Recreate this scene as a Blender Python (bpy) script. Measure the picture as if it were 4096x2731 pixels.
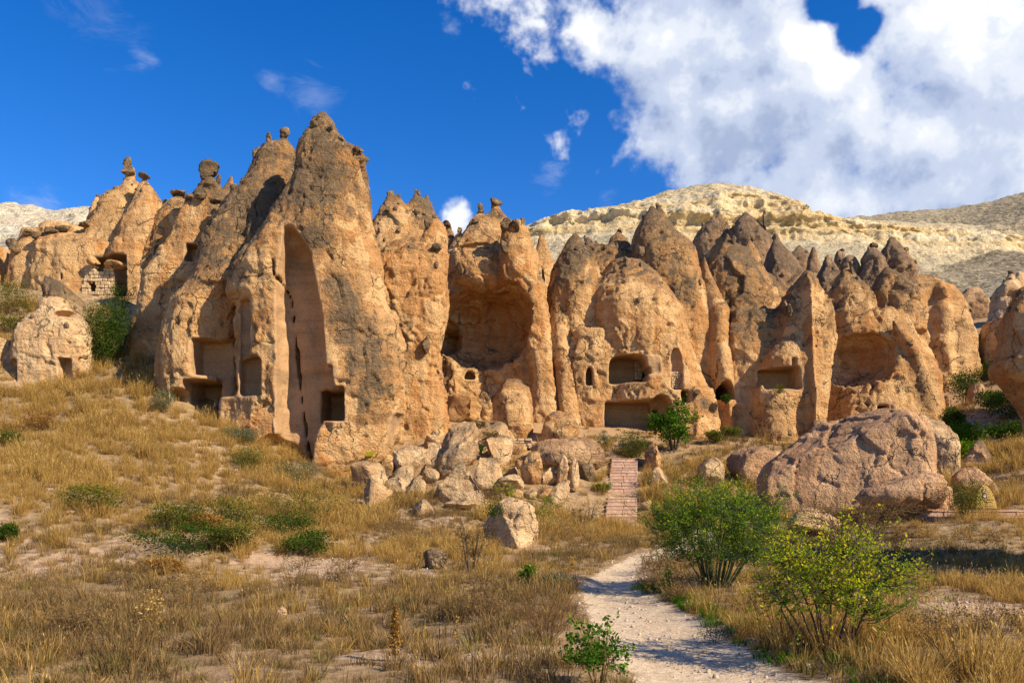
import bpy, bmesh, math, random
import numpy as np
from mathutils import Vector, Matrix, Euler

for _o in list(bpy.data.objects):
    bpy.data.objects.remove(_o)
SC = bpy.context.scene
COL = SC.collection

# ---------------------------------------------------------------- camera
F, U0, V0, CZ = 3280.0, 2048.0, 1980.0, 1.6      # focal length and horizon, in pixels of the 4096 px photograph
cam_d = bpy.data.cameras.new('camera')
cam = bpy.data.objects.new('camera', cam_d)
COL.objects.link(cam)
cam.location = (0, 0, CZ)
cam.rotation_euler = (math.radians(90), 0, 0)
cam_d.sensor_width = 36.0
cam_d.lens = F / 4096 * 36
cam_d.shift_y = (V0 - 1365.5) / 4096
cam_d.clip_start = 0.1
cam_d.clip_end = 5000
SC.camera = cam

# ---------------------------------------------------------------- sun, sky, exposure
AZ, EL = math.radians(123), math.radians(35)
SUN = Vector((math.sin(AZ) * math.cos(EL), math.cos(AZ) * math.cos(EL), math.sin(EL)))
sun_d = bpy.data.lights.new('sun', 'SUN')
sun_d.energy = 5.0
sun_d.angle = math.radians(0.53)
sun_d.color = (1.0, 0.865, 0.64)
sun = bpy.data.objects.new('sun', sun_d)
COL.objects.link(sun)
sun.location = SUN * 100
sun.rotation_euler = SUN.to_track_quat('Z', 'Y').to_euler()
SC.view_settings.view_transform = 'Standard'
SC.view_settings.look = 'None'
SC.view_settings.gamma = 1.0
SC.view_settings.exposure = 0.68
SC.view_settings.use_curve_mapping = False
SC.cycles.max_bounces = 6
SC.cycles.diffuse_bounces = 4
SC.cycles.use_denoising = True

world = bpy.data.worlds.new('World')
SC.world = world
world.use_nodes = True


class NT:
    """small helper round a node tree"""
    def __init__(s, tree):
        s.t = tree
    def n(s, typ, **kw):
        nd = s.t.nodes.new(typ)
        for k, v in kw.items():
            if k in nd.bl_rna.properties.keys():
                setattr(nd, k, v)
        return nd
    def link(s, a, b):
        s.t.links.new(a, b)
    def val(s, sock, v):
        if isinstance(v, bpy.types.NodeSocket):
            s.t.links.new(v, sock)
        else:
            sock.default_value = v
    def math(s, op, a, b=0.0, c=None, clamp=False):
        nd = s.t.nodes.new('ShaderNodeMath')
        nd.operation = op
        nd.use_clamp = clamp
        s.val(nd.inputs[0], a)
        s.val(nd.inputs[1], b)
        if c is not None:
            s.val(nd.inputs[2], c)
        return nd.outputs[0]
    def vmath(s, op, a, b=None):
        nd = s.t.nodes.new('ShaderNodeVectorMath')
        nd.operation = op
        s.val(nd.inputs[0], a)
        if b is not None:
            s.val(nd.inputs[1], b)
        return nd.outputs['Value'] if op in ('DISTANCE', 'DOT_PRODUCT', 'LENGTH') else nd.outputs[0]
    def noise(s, vec, scale, detail=4, rough=0.55, dist=0.0, color=False):
        nd = s.t.nodes.new('ShaderNodeTexNoise')
        s.val(nd.inputs['Vector'], vec)
        nd.inputs['Scale'].default_value = scale
        nd.inputs['Detail'].default_value = detail
        nd.inputs['Roughness'].default_value = rough
        nd.inputs['Distortion'].default_value = dist
        return nd.outputs['Color' if color else 'Fac']
    def ramp(s, fac, stops, interp='LINEAR'):
        nd = s.t.nodes.new('ShaderNodeValToRGB')
        s.val(nd.inputs[0], fac)
        cr = nd.color_ramp
        cr.interpolation = interp
        while len(cr.elements) < len(stops):
            cr.elements.new(0.5)
        for e, (p, c) in zip(cr.elements, stops):
            e.position = p
            e.color = (c, c, c, 1) if isinstance(c, (int, float)) else (*c, 1)
        return nd.outputs[0]
    def mix(s, fac, a, b, blend='MIX'):
        nd = s.t.nodes.new('ShaderNodeMix')
        nd.data_type = 'RGBA'
        nd.blend_type = blend
        s.val(nd.inputs[0], fac)
        for sock, v in ((nd.inputs[6], a), (nd.inputs[7], b)):
            if isinstance(v, tuple):
                v = (*v, 1) if len(v) == 3 else v
            s.val(sock, v)
        return nd.outputs[2]
    def smooth(s, x, lo, hi, a=0.0, b=1.0):
        nd = s.t.nodes.new('ShaderNodeMapRange')
        nd.interpolation_type = 'SMOOTHSTEP'
        s.val(nd.inputs[0], x)
        nd.inputs[1].default_value = lo
        nd.inputs[2].default_value = hi
        nd.inputs[3].default_value = a
        nd.inputs[4].default_value = b
        return nd.outputs[0]


def pdir(u, v):
    d = Vector(((u - U0) / F, 1.0, (V0 - v) / F))
    return d.normalized()


# cloud density as a node group of the view direction
CLOUD = [  # (u, v, radius px, weight)  a bank of cumulus that goes on to the right and overhead
    (2400, 130, 150, 1), (2660, 150, 310, 1), (2900, 150, 420, 1), (2700, 420, 260, 1), (2980, 480, 400, 1),
    (3200, 380, 360, 1), (3420, 400, 330, 1), (3150, 120, 200, 1), (3300, 640, 300, 1), (3650, 560, 430, 1), (3950, 250, 480, 1), (3700, 130, 300, 1),
    (4050, 600, 420, 1), (3350, 790, 170, .9), (2330, 510, 150, .56), (2540, 540, 220, .74), (2760, 620, 220, .8),
    (3000, 760, 170, .75), (3850, 800, 260, .7), (4300, 900, 330, .8), (3000, -250, 600, 1), (4500, 300, 700, 1), (5200, -100, 900, 1),
    (3600, -500, 800, 1), (2300, -900, 700, 1), (5400, 800, 500, 1), (6500, 300, 900, 1),
    (1830, 890, 120, .80)]
WISPS = [(400, 40, 260), (560, 220, 110), (1085, 320, 90), (1260, 360, 160), (1800, 105, 70), (2200, 750, 130), (2420, 790, 90), (530, 650, 70), (190, 840, 170), (-900, 300, 400), (-1700, -300, 500), (1200, -700, 400)]
HOLE = [(3330, 10, 95), (3400, 120, 80)]


def cloud_group(full=True):
    g = bpy.data.node_groups.new('cloud_density', 'ShaderNodeTree')
    g.interface.new_socket('Vector', in_out='INPUT', socket_type='NodeSocketVector')
    g.interface.new_socket('Density', in_out='OUTPUT', socket_type='NodeSocketFloat')
    t = NT(g)
    gi, go = t.n('NodeGroupInput'), t.n('NodeGroupOutput')
    v = gi.outputs[0]
    raw = v
    wv = t.vmath('SUBTRACT', t.noise(v, 6.0, 3, 0.6, color=True), (0.5, 0.5, 0.5))
    v = t.vmath('ADD', v, t.vmath('MULTIPLY', wv, (0.08, 0.08, 0.08)))
    acc = None
    for (u, w, r, wt) in CLOUD:
        c = pdir(u, w)
        rr = r / F
        d = t.vmath('DISTANCE', v, tuple(c))
        m = t.math('MULTIPLY_ADD', d, -wt / rr * 0.62, wt)      # 1 in the middle, 0.38 at the rim
        acc = m if acc is None else t.math('SMOOTH_MAX', acc, m, 0.10)
    for (u, w, r) in HOLE:
        d = t.vmath('DISTANCE', v, tuple(pdir(u, w)))
        m = t.math('MULTIPLY_ADD', d, 1 / (r / F) * 0.8, -0.25)
        acc = t.math('SMOOTH_MIN', acc, m, 0.2)
    if full:
        n1 = t.noise(raw, 7.0, 8, 0.62, 0.2)
        n2 = t.noise(raw, 30.0, 3, 0.6)
        n = t.math('ADD', t.math('MULTIPLY_ADD', n1, 1.2, -0.60), t.math('MULTIPLY_ADD', n2, 0.6, -0.30))
    else:
        n = t.math('MULTIPLY_ADD', t.noise(v, 7.0, 4, 0.62, 0.35), 1.2, -0.60)
    dens = t.math('ADD', acc, n)
    wm = None
    for (u, w, r) in WISPS:
        d = t.vmath('DISTANCE', raw, tuple(pdir(u, w)))
        m = t.math('MULTIPLY_ADD', d, -1 / (r / F), 1.0)
        wm = m if wm is None else t.math('MAXIMUM', wm, m)
    g.interface.new_socket('Wisp', in_out='OUTPUT', socket_type='NodeSocketFloat')
    ws = t.noise(t.vmath('MULTIPLY', raw, (1, 1, 2.2)), 14.0, 6, 0.65, 0.6)
    t.link(t.smooth(t.math('ADD', t.math('MULTIPLY', wm, .55), t.math('MULTIPLY_ADD', ws, 1.6, -.8)), 0.28, 0.95), go.inputs[1])
    t.link(dens, go.inputs[0])
    return g


def build_world():
    t = NT(world.node_tree)
    world.node_tree.nodes.clear()
    out, bg = t.n('ShaderNodeOutputWorld'), t.n('ShaderNodeBackground')
    sky = t.n('ShaderNodeTexSky')
    sky.sky_type = 'NISHITA'
    sky.sun_disc = False
    sky.sun_elevation = EL
    sky.sun_rotation = AZ
    sky.altitude = 1200
    sky.air_density = 1.0
    sky.dust_density = 0.25
    sky.ozone_density = 3.0
    hsv = t.n('ShaderNodeHueSaturation')
    hsv.inputs['Saturation'].default_value = 1.38
    hsv.inputs['Value'].default_value = 0.90
    hsv.inputs['Hue'].default_value = 0.513
    t.link(sky.outputs[0], hsv.inputs['Color'])
    geo = t.n('ShaderNodeTexCoord')
    v = t.vmath('NORMALIZE', geo.outputs['Generated'])
    grp = cloud_group()
    g1 = t.n('ShaderNodeGroup'); g1.node_tree = grp
    t.link(v, g1.inputs[0])
    g2 = t.n('ShaderNodeGroup'); g2.node_tree = grp
    up = t.vmath('ADD', v, (0.016, -0.012, 0.032))          # a step towards the sun: how much cloud lies that way
    t.link(t.vmath('NORMALIZE', up), g2.inputs[0])
    d1, d2 = g1.outputs[0], g2.outputs[0]
    alpha = t.smooth(d1, 0.37, 0.60)
    alpha = t.math('MULTIPLY', alpha, t.smooth(d1, 0.3, 0.75, 0.5, 1.0))
    alpha = t.math('MAXIMUM', alpha, t.math('MULTIPLY', g1.outputs[1], .34))
    lit = t.math('SUBTRACT', d1, d2)
    soft = t.noise(v, 3.6, 6, 0.5)
    shade = t.math('ADD', t.math('MULTIPLY_ADD', lit, 0.9, 0.52), t.math('MULTIPLY_ADD', soft, 2.1, -1.08), clamp=True)
    ccol = t.ramp(shade, [(0.05, (2.0, 2.4, 3.4)), (0.35, (2.9, 3.3, 4.2)), (0.60, (4.0, 4.25, 4.75)), (0.85, (5.15, 5.2, 5.3))], 'EASE')
    col = t.mix(alpha, hsv.outputs[0], ccol)
    t.link(col, bg.inputs['Color'])
    bg.inputs['Strength'].default_value = 0.13
    world.cycles.sampling_method = 'MANUAL'
    world.cycles.sample_map_resolution = 256
    t.link(bg.outputs[0], out.inputs[0])


build_world()

# ---------------------------------------------------------------- noise (numpy)
_rs = np.random.RandomState(7)
NTAB = _rs.rand(64 * 64 * 64).astype(np.float32) * 2 - 1


def vnoise(x, y, z):
    x = np.asarray(x, np.float32); y = np.asarray(y, np.float32); z = np.asarray(z, np.float32)
    fx, fy, fz = np.floor(x), np.floor(y), np.floor(z)
    tx, ty, tz = x - fx, y - fy, z - fz
    tx = tx * tx * (3 - 2 * tx); ty = ty * ty * (3 - 2 * ty); tz = tz * tz * (3 - 2 * tz)
    ix = fx.astype(np.int32) & 63; iy = fy.astype(np.int32) & 63; iz = fz.astype(np.int32) & 63
    jx, jy, jz = (ix + 1) & 63, (iy + 1) & 63, (iz + 1) & 63
    ix <<= 12; jx <<= 12; iy <<= 6; jy <<= 6
    T = NTAB
    a = T[ix | iy | iz]; b = T[jx | iy | iz]
    a = a + (b - a) * tx
    b = T[ix | jy | iz]; c = T[jx | jy | iz]
    b = b + (c - b) * tx
    a = a + (b - a) * ty
    b = T[ix | iy | jz]; c = T[jx | iy | jz]
    b = b + (c - b) * tx
    c = T[ix | jy | jz]; d = T[jx | jy | jz]
    c = c + (d - c) * tx
    b = b + (c - b) * ty
    return a + (b - a) * tz


def fbm(x, y, z, octv=3, gain=0.5, ridge=False):
    s, a, o = 0.0, 1.0, 0.0
    for i in range(octv):
        n = vnoise(x + o, y + o * 1.3, z + o * 0.7)
        s = s + a * ((1 - 2 * np.abs(n)) if ridge else n)
        a *= gain
        x, y, z = x * 2.03, y * 2.03, z * 2.03
        o += 17.3
    return s


def sstep(x, a, b):
    t = np.clip((x - a) / (b - a), 0, 1)
    return t * t * (3 - 2 * t)


# ---------------------------------------------------------------- photograph -> place
CROPS = {0: (0, 0, 1.0), 1: (0, 500, 1.4258), 2: (700, 400, 1.96), 3: (500, 1100, 1.7423), 4: (1500, 700, 1.36375), 5: (2100, 700, 1.3636),
         6: (3000, 700, 1.3631), 7: (1300, 1600, 1.68), 8: (2400, 1600, 1.3862), 9: (0, 900, 2.24), 10: (2350, 1350, 3.137),
         11: (0, 1500, 1.274), 12: (1100, 2200, 1.47), 13: (3700, 1000, 1.7424), 14: (3780, 1880, 5.6)}


def S(c, x, y):
    a, b, k = CROPS[c]
    return x / k + a, y / k + b


def W(u, v, Y):
    return np.array(((u - U0) / F * Y, Y, CZ + (V0 - v) / F * Y))


def R(c, rows):
    o = []
    for r in rows:
        ul, v = S(c, r[1], r[0])
        ur, _ = S(c, r[2], r[0])
        o.append((v, ul, ur, r[3] if len(r) > 3 else 0.0))
    return o


# ---------------------------------------------------------------- objects
def link(o, parent=None):
    COL.objects.link(o)
    if parent is not None:
        o.parent = parent
    return o


def mesh_np(name, verts, faces, mat, smooth=True):
    """faces: (n,3) or (n,4) int array"""
    me = bpy.data.meshes.new(name)
    verts = np.ascontiguousarray(verts, np.float32)
    faces = np.ascontiguousarray(faces, np.int32)
    n, k = faces.shape
    me.vertices.add(len(verts))
    me.vertices.foreach_set('co', verts.ravel())
    me.loops.add(n * k)
    me.loops.foreach_set('vertex_index', faces.ravel())
    me.polygons.add(n)
    me.polygons.foreach_set('loop_start', np.arange(0, n * k, k, dtype=np.int32))
    me.update(calc_edges=True)
    if smooth:
        me.polygons.foreach_set('use_smooth', np.ones(n, bool))
    if mat is not None:
        me.materials.append(mat)
    return me


def vcol(me, name, rgb):
    a = me.color_attributes.new(name, 'FLOAT_COLOR', 'POINT')
    n = len(me.vertices)
    c = np.ones((n, 4), np.float32)
    c[:, :rgb.shape[1]] = rgb
    a.data.foreach_set('color', c.ravel())


def obj(name, me, parent=None, loc=None):
    o = bpy.data.objects.new(name, me)
    if loc is not None:
        o.location = loc
    return link(o, parent)


def empty(name, loc=(0, 0, 0)):
    o = bpy.data.objects.new(name, None)
    o.location = tuple(float(q) for q in loc)
    o.empty_display_size = 0.3
    return link(o)


def tag(o, label=None, cat=None, group=None, kind=None):
    if label: o['label'] = label
    if cat: o['category'] = cat
    if group: o['group'] = group
    if kind: o['kind'] = kind
    return o


def vnormals(v, f):
    q = v[f]
    if f.shape[1] == 4:
        n = np.cross(q[:, 2] - q[:, 0], q[:, 3] - q[:, 1])
    else:
        n = np.cross(q[:, 1] - q[:, 0], q[:, 2] - q[:, 0])
    o = np.zeros_like(v)
    for i in range(f.shape[1]):
        for k in range(3):
            o[:, k] += np.bincount(f[:, i], n[:, k], len(v))
    return o / (np.linalg.norm(o, axis=1, keepdims=True) + 1e-9)


# ---------------------------------------------------------------- solids as distance fields
def smin(a, b, k):
    h = np.maximum(k - np.abs(a - b), 0) / k
    return np.minimum(a, b) - h * h * k * 0.25


class Loft:
    """a mass whose outline is given row by row: (v, left u, right u, depth offset), standing at depth Y with round cross-sections"""
    def __init__(s, rows, Y, kd=0.8, hd=None, p=2.3, hmin=0.12, hmax=6.0, deep=False, yref=None):
        rows = sorted(rows, key=lambda r: -r[0])
        A = np.array(rows, float)
        s.z = CZ + (V0 - A[:, 0]) / F * Y
        s.c = ((A[:, 1] + A[:, 2]) / 2 - U0) / F * Y
        s.w = np.maximum((A[:, 2] - A[:, 1]) / 2 / F * Y, 0.04)
        s.y = Y + A[:, 3]
        s.d = np.clip(s.w * kd, hmin, hmax) if hd is None else np.interp(np.arange(len(A)), np.linspace(0, len(A) - 1, len(hd)), hd[::-1])   # hd runs from top to foot
        if not deep:
            s.d = np.minimum(s.d, 1.05 * s.w + 0.1)
        # what the outline shows is the near side of the mass, not its middle
        yr = s.y - 0.6 * s.d if yref is None else 0 * s.y + yref
        s.z = np.maximum.accumulate(CZ + (V0 - A[:, 0]) / F * yr + np.arange(len(A)) * 1e-3)
        yc = s.y - 0.25 * s.d if yref is None else 0 * s.y + yref
        s.c *= yc / Y
        s.w *= yc / Y
        if s.w[-1] < 0.45 and len(A) > 3:           # weathered tips run to a point
            s.w[-1] = min(s.w[-1], 0.10); s.w[-2] *= 0.82; s.d[-1] = min(s.d[-1], 0.12); s.d[-2] *= 0.82
        s.p = p
    def __call__(s, x, y, z):
        c = np.interp(z, s.z, s.c); w = np.interp(z, s.z, s.w); d = np.interp(z, s.z, s.d); yc = np.interp(z, s.z, s.y)
        a = np.abs(x - c) / w; b = np.abs(y - yc) / d
        rn = (a ** s.p + b ** s.p) ** (1 / s.p)
        q = (rn - 1) * np.minimum(w, d)
        q = -smin(-q, -(z - s.z[-1]), 0.10)
        s.lw = w
        return np.maximum(q, s.z[0] - z)
    def box(s):
        return (s.c - s.w).min(), (s.c + s.w).max(), (s.y - s.d).min(), (s.y + s.d).max(), s.z[0], s.z[-1]


class Room:
    """a chamber hewn into the rock: opening x0..x1, y0..y1 in a crop, from depth ya to yb; arch rounds the top"""
    def __init__(s, c, x0, y0, x1, y1, ya, yb, r=0.15, arch=0.0, Y=None, taper=0.0):
        Y = Y or (ya + yb) / 2
        u0, v0 = S(c, x0, y0); u1, v1 = S(c, x1, y1)
        a = W(u0, v0, Y); b = W(u1, v1, Y)
        s.cx, s.cz, s.cy = (a[0] + b[0]) / 2, (a[2] + b[2]) / 2, (ya + yb) / 2
        s.hx, s.hz, s.hy = (b[0] - a[0]) / 2, (a[2] - b[2]) / 2, (yb - ya) / 2
        s.r = min(r, s.hx * 0.8, s.hz * 0.8); s.arch = arch; s.taper = taper
    def __call__(s, x, y, z):
        dx, dy, dz = np.abs(x - s.cx), np.abs(y - s.cy), z - s.cz
        if s.arch:                                   # the roof drops towards the sides
            dz = dz + np.where(dz > -s.hz, s.arch * (dx / s.hx) ** 2, 0)
        qx, qy, qz = dx - s.hx + s.r, dy - s.hy + s.r, np.abs(dz) - s.hz + s.r
        return np.sqrt(np.maximum(qx, 0) ** 2 + np.maximum(qy, 0) ** 2 + np.maximum(qz, 0) ** 2) + np.minimum(np.maximum(qx, np.maximum(qy, qz)), 0) - s.r


class Hollow:
    """an ellipsoid scooped out"""
    def __init__(s, c, x, y, rx, ry, Y, rd, p=2.0):
        u, v = S(c, x, y)
        s.c = W(u, v, Y)
        k = CROPS[c][2]
        s.r = np.array((rx / k / F * Y, rd, ry / k / F * Y))
        s.p = p
    def __call__(s, x, y, z):
        a = np.abs(x - s.c[0]) / s.r[0]; b = np.abs(y - s.c[1]) / s.r[1]; c = np.abs(z - s.c[2]) / s.r[2]
        return ((a ** s.p + b ** s.p + c ** s.p) ** (1 / s.p) - 1) * s.r.min()


class Plane(Hollow):
    """everything on the outer side of a plane is broken away"""
    def __init__(s, c, x, y, Y, n):
        s.p0 = W(*S(c, x, y), Y)
        s.n = np.array(n, float) / np.linalg.norm(n)
    def __call__(s, x, y, z):
        return -((x - s.p0[0]) * s.n[0] + (y - s.p0[1]) * s.n[1] + (z - s.p0[2]) * s.n[2])


class Crack:
    """a narrow cleft following a line in a crop"""
    def __init__(s, c, pts, Y, wid=0.07, deep=1.0, yf=None):
        P = np.array([W(*S(c, a, b), Y) for a, b in pts])
        P = P[np.argsort(P[:, 2])]
        s.z, s.x, s.w, s.y0, s.y1 = P[:, 2], P[:, 0], wid, Y - 4, Y + deep
    def __call__(s, x, y, z):
        d = np.abs(x - np.interp(z, s.z, s.x)) - s.w
        return np.maximum(np.maximum(d, np.maximum(z - s.z[-1], s.z[0] - z)), np.maximum(y - s.y1, s.y0 - y))


def surface_nets(D, org, h):
    nx, ny, nz = D.shape
    I = D < 0
    cnt = np.zeros((nx - 1, ny - 1, nz - 1), np.int8)
    for i in (0, 1):
        for j in (0, 1):
            for k in (0, 1):
                cnt += I[i:nx - 1 + i, j:ny - 1 + j, k:nz - 1 + k]
    act = (cnt > 0) & (cnt < 8)
    idx = np.argwhere(act)
    vid = np.full(act.shape, -1, np.int32)
    vid[act] = np.arange(len(idx))
    pos = np.zeros((len(idx), 3)); num = np.zeros(len(idx))
    cor = [(i, j, k) for i in (0, 1) for j in (0, 1) for k in (0, 1)]
    val = {c: D[idx[:, 0] + c[0], idx[:, 1] + c[1], idx[:, 2] + c[2]] for c in cor}
    for c in cor:
        for ax in range(3):
            if c[ax] == 0:
                e = list(c); e[ax] = 1; e = tuple(e)
                a, b = val[c], val[e]
                m = (a < 0) != (b < 0)
                t = np.where(m, a / np.where(m, a - b, 1), 0)
                for q in range(3):
                    pos[:, q] += np.where(m, c[q] + (t if q == ax else 0), 0)
                num += m
    pos = pos / num[:, None] + idx
    verts = pos * h + np.array(org)
    quads = []
    for ax in range(3):
        sl0 = [slice(None)] * 3; sl1 = [slice(None)] * 3
        sl0[ax] = slice(0, -1); sl1[ax] = slice(1, None)
        A, B = I[tuple(sl0)], I[tuple(sl1)]
        e = np.argwhere(A != B)
        b1, b2 = (ax + 1) % 3, (ax + 2) % 3
        ok = (e[:, b1] > 0) & (e[:, b2] > 0) & (e[:, b1] < D.shape[b1] - 1) & (e[:, b2] < D.shape[b2] - 1)
        e = e[ok]
        def v(o1, o2):
            q = e.copy(); q[:, b1] -= o1; q[:, b2] -= o2
            return vid[q[:, 0], q[:, 1], q[:, 2]]
        qd = np.stack([v(1, 1), v(0, 1), v(0, 0), v(1, 0)], 1)
        flip = ~A[e[:, 0], e[:, 1], e[:, 2]]
        qd[flip] = qd[flip][:, ::-1]
        quads.append(qd)
    return verts, np.concatenate(quads)


_fr = np.random.RandomState(11)
FJIT = _fr.rand(4096, 3).astype(np.float32)
FDIR = _fr.normal(size=(4096, 3)).astype(np.float32)


def facets(x, y, z, s, zs=1.0):
    """broken faces: every cell of a jittered lattice is a plane with its own tilt"""
    p = np.stack([x / s, y / s, z / (s * zs)], 1).astype(np.float32)
    b = np.floor(p - 0.5).astype(np.int32)
    best = np.full(len(p), 1e9, np.float32); out = np.zeros(len(p), np.float32); sec = best.copy(); cid = out.copy()
    for i in (0, 1):
        for j in (0, 1):
            for k in (0, 1):
                c = b + np.array((i, j, k), np.int32)
                h = ((c[:, 0] * 73856093) ^ (c[:, 1] * 19349663) ^ (c[:, 2] * 83492791)) & 4095
                r = p - (c + 0.15 + 0.7 * FJIT[h])
                d = (r * r).sum(1)
                m = d < best
                sec = np.where(m, best, np.minimum(sec, d))
                out = np.where(m, (r * FDIR[h]).sum(1) * 0.5 + FJIT[h, 0] - 0.5, out)
                cid = np.where(m, FJIT[h, 1], cid)
                best = np.where(m, d, best)
    return out, np.sqrt(sec) - np.sqrt(best), cid


def solid(lofts, cuts=(), adds=(), posts=(), h=0.1, k=0.5, warp=0.35, wscale=2.6, flute=0.3, fscale=1.1, disp=1.0, seed=0, zcut=None, yback=None):
    """mesh of a rock mass: smooth union of lofts, rough, minus the chambers"""
    warp, flute = warp * 0.65, flute * 0.7
    bx = np.array([l.box() for l in lofts])
    lo = np.array((bx[:, 0].min(), bx[:, 2].min(), bx[:, 4].min())) - 0.9
    hi = np.array((bx[:, 1].max(), bx[:, 3].max(), bx[:, 5].max())) + 0.7
    if yback: hi[1] = min(hi[1], yback)
    sx_, sy_ = np.meshgrid(np.linspace(lo[0], hi[0], 6), np.linspace(lo[1], (lo[1] + hi[1]) / 2, 4))
    lo[2] = max(lo[2], base_h(sx_, sy_).min() - 1.0)
    so = seed * 13.7
    def f(x, y, z):
        wx = 0.62 * warp * fbm(x / wscale + so, y / wscale, z / wscale, 2)
        wy = 0.62 * warp * fbm(x / wscale + so + 31, y / wscale + 7, z / wscale, 2)
        wz = warp * 0.7 * vnoise(x / wscale + so + 63, y / wscale + 3, z / wscale)
        X, Y, Z = x + wx, y + wy, z + wz
        d = None
        wl = None
        for l in lofts:
            q = l(X, Y, Z)
            if d is None:
                d, wl, dm = q, l.lw, q
            else:
                near = q < dm
                wl = np.where(near, l.lw, wl); dm = np.where(near, q, dm)
                d = smin(d, q, k)
        thin = np.clip(wl / 1.3, 0.12, 1.0)
        if flute:
            d = d + thin * flute * (vnoise(X / fscale + so, Y / fscale, z / (fscale * 7)) * 0.6 + 0.22 * (fbm(x / 1.7, y / 1.7 + so, z / 1.2, 2, ridge=True) - 0.7)) - 0.05 + 0.1 * (1 - thin)
        for a in adds:
            d = smin(d, a(x + wx * .5, y + wy * .5, z + wz * .5), 0.2)
        c = np.full_like(d, 9.0)
        if cuts:
            n = 0.05 * vnoise(x * 1.6, y * 1.6, z * 1.6)
            for cc in cuts:
                if isinstance(cc, Hollow):
                    c = np.minimum(c, cc(x + wx * 1.6, y + wy * 1.2, z + wz * 2.2))
                else:
                    c = np.minimum(c, cc(x, y, z) + n)
            d = np.maximum(d, -c)
        for a in posts:
            d = smin(d, a(x + wx, y + wy, z + wz), 0.25)
        if yback: d = np.maximum(d, y - (yback - 0.4))
        return d, c
    B = 4
    n = np.ceil((hi - lo) / (h * B)).astype(int) + 1
    gx, gy, gz = [lo[i] + np.arange(n[i] + 1) * h * B for i in range(3)]
    X, Y, Z = np.meshgrid(gx, gy, gz, indexing='ij')
    Dc = f(X.ravel().astype(np.float32), Y.ravel().astype(np.float32), Z.ravel().astype(np.float32))[0].reshape(X.shape)
    mn = np.full(tuple(n), 1e9); mx = np.full(tuple(n), -1e9)
    for i in (0, 1):
        for j in (0, 1):
            for q in (0, 1):
                sub = Dc[i:n[0] + i, j:n[1] + j, q:n[2] + q]
                mn = np.minimum(mn, sub); mx = np.maximum(mx, sub)
    act = (mn < 0.42) & (mx > -0.42)
    full = np.repeat(np.repeat(np.repeat(np.where(mn < 0, -1.0, 1.0).astype(np.float32), B, 0), B, 1), B, 2)
    full = np.pad(full, ((0, 1),) * 3, mode='edge')
    need = np.repeat(np.repeat(np.repeat(act, B, 0), B, 1), B, 2)
    need = np.pad(need, ((0, 1),) * 3, mode='edge')
    for ax in range(3):
        sl = [slice(None)] * 3; s2 = [slice(None)] * 3
        sl[ax] = slice(1, None); s2[ax] = slice(0, -1)
        t = need.copy(); t[tuple(sl)] |= need[tuple(s2)]; need = t
    ii = np.argwhere(need)
    p = (lo + ii * h).astype(np.float32)
    d, _ = f(p[:, 0], p[:, 1], p[:, 2])
    full[ii[:, 0], ii[:, 1], ii[:, 2]] = d
    full[0] = full[-1] = 1; full[:, 0] = full[:, -1] = 1; full[:, :, -1] = 1; full[:, :, 0] = 1
    v, q = surface_nets(full, lo, h)
    # drop crumbs that float free of the mass
    lab = np.arange(len(v))
    for _ in range(400):
        m = lab[q].min(1)
        new = lab.copy()
        for i in range(4):
            np.minimum.at(new, q[:, i], m)
        new = new[new]
        if np.array_equal(new, lab): break
        lab = new
    cntl = np.bincount(lab, minlength=len(v))
    keepv = cntl[lab] > 0.06 * len(v)
    q = q[keepv[q].all(1)]
    used = np.unique(q)
    rm = np.full(len(v), -1, np.int32); rm[used] = np.arange(len(used))
    v, q = v[used], rm[q]
    # finer relief along the normal
    nn = vnormals(v, q)
    x, y, z = v.T
    c = np.full(len(v), 9.0, np.float32)
    for cc in cuts:
        if not isinstance(cc, (Hollow, Crack)):
            c = np.minimum(c, cc(x, y, z))
    carved = 1 - sstep(c, 0.02, 0.22)
    a = 0.03 * (fbm(x * 0.9 + so, y * 0.9, z * 0.75, 3, 0.55, ridge=True) - 0.7)
    fac = vnoise(x * 0.45 + 9, y * 0.45, z * 0.45 + so)                 # spalled, planar faces with sharp edges
    jx, jy, jz = x + 0.3 * vnoise(x * 1.3, y * 1.3, z * 1.3), y + 0.3 * vnoise(x * 1.3 + 9, y * 1.3, z * 1.3), z + 0.3 * vnoise(x * 1.3, y * 1.3 + 9, z * 1.3)
    f1, e1, c1 = facets(jx, jy, jz + so, 1.7, 1.7)
    f2, e2, c2 = facets(jx + 3, jy, jz + so, 0.62, 1.4)
    f3, e3, c3 = facets(jx + 7, jy, jz + so, 0.27, 1.2)
    brk = sstep(fac, -0.4, 0.25)
    a += 0.24 * np.clip(f1, -.8, .8) * (0.35 + 0.65 * brk) + 0.10 * np.clip(f2, -1, 1) * (0.3 + 0.7 * brk) + 0.045 * np.clip(f3, -1, 1)
    a -= 0.10 * (1 - sstep(e1, 0.0, 0.07)) * brk
    rill = vnoise(x / 0.42 + so, y / 0.42, z / 4.0)
    a += 0.06 * rill
    pit = fbm(x * 1.5 + 50, y * 1.5, z * 1.5 + so, 2)
    a -= 0.14 * sstep(pit, 0.74, 0.9)
    wl, dm = np.full(len(v), 9.0), np.full(len(v), 1e9)
    for l in lofts:
        dq = l(x, y, z)
        wl = np.where(dq < dm, l.lw, wl); dm = np.minimum(dm, dq)
    a *= disp * (1 - 0.85 * carved) * np.clip(wl / 1.3, 0.3, 1.0)
    v = v + nn * a[:, None]
    return v, q, carved, np.clip(0.5 + 0.6 * (c1 - .5) + 0.5 * (c2 - .5), 0, 1)

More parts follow.
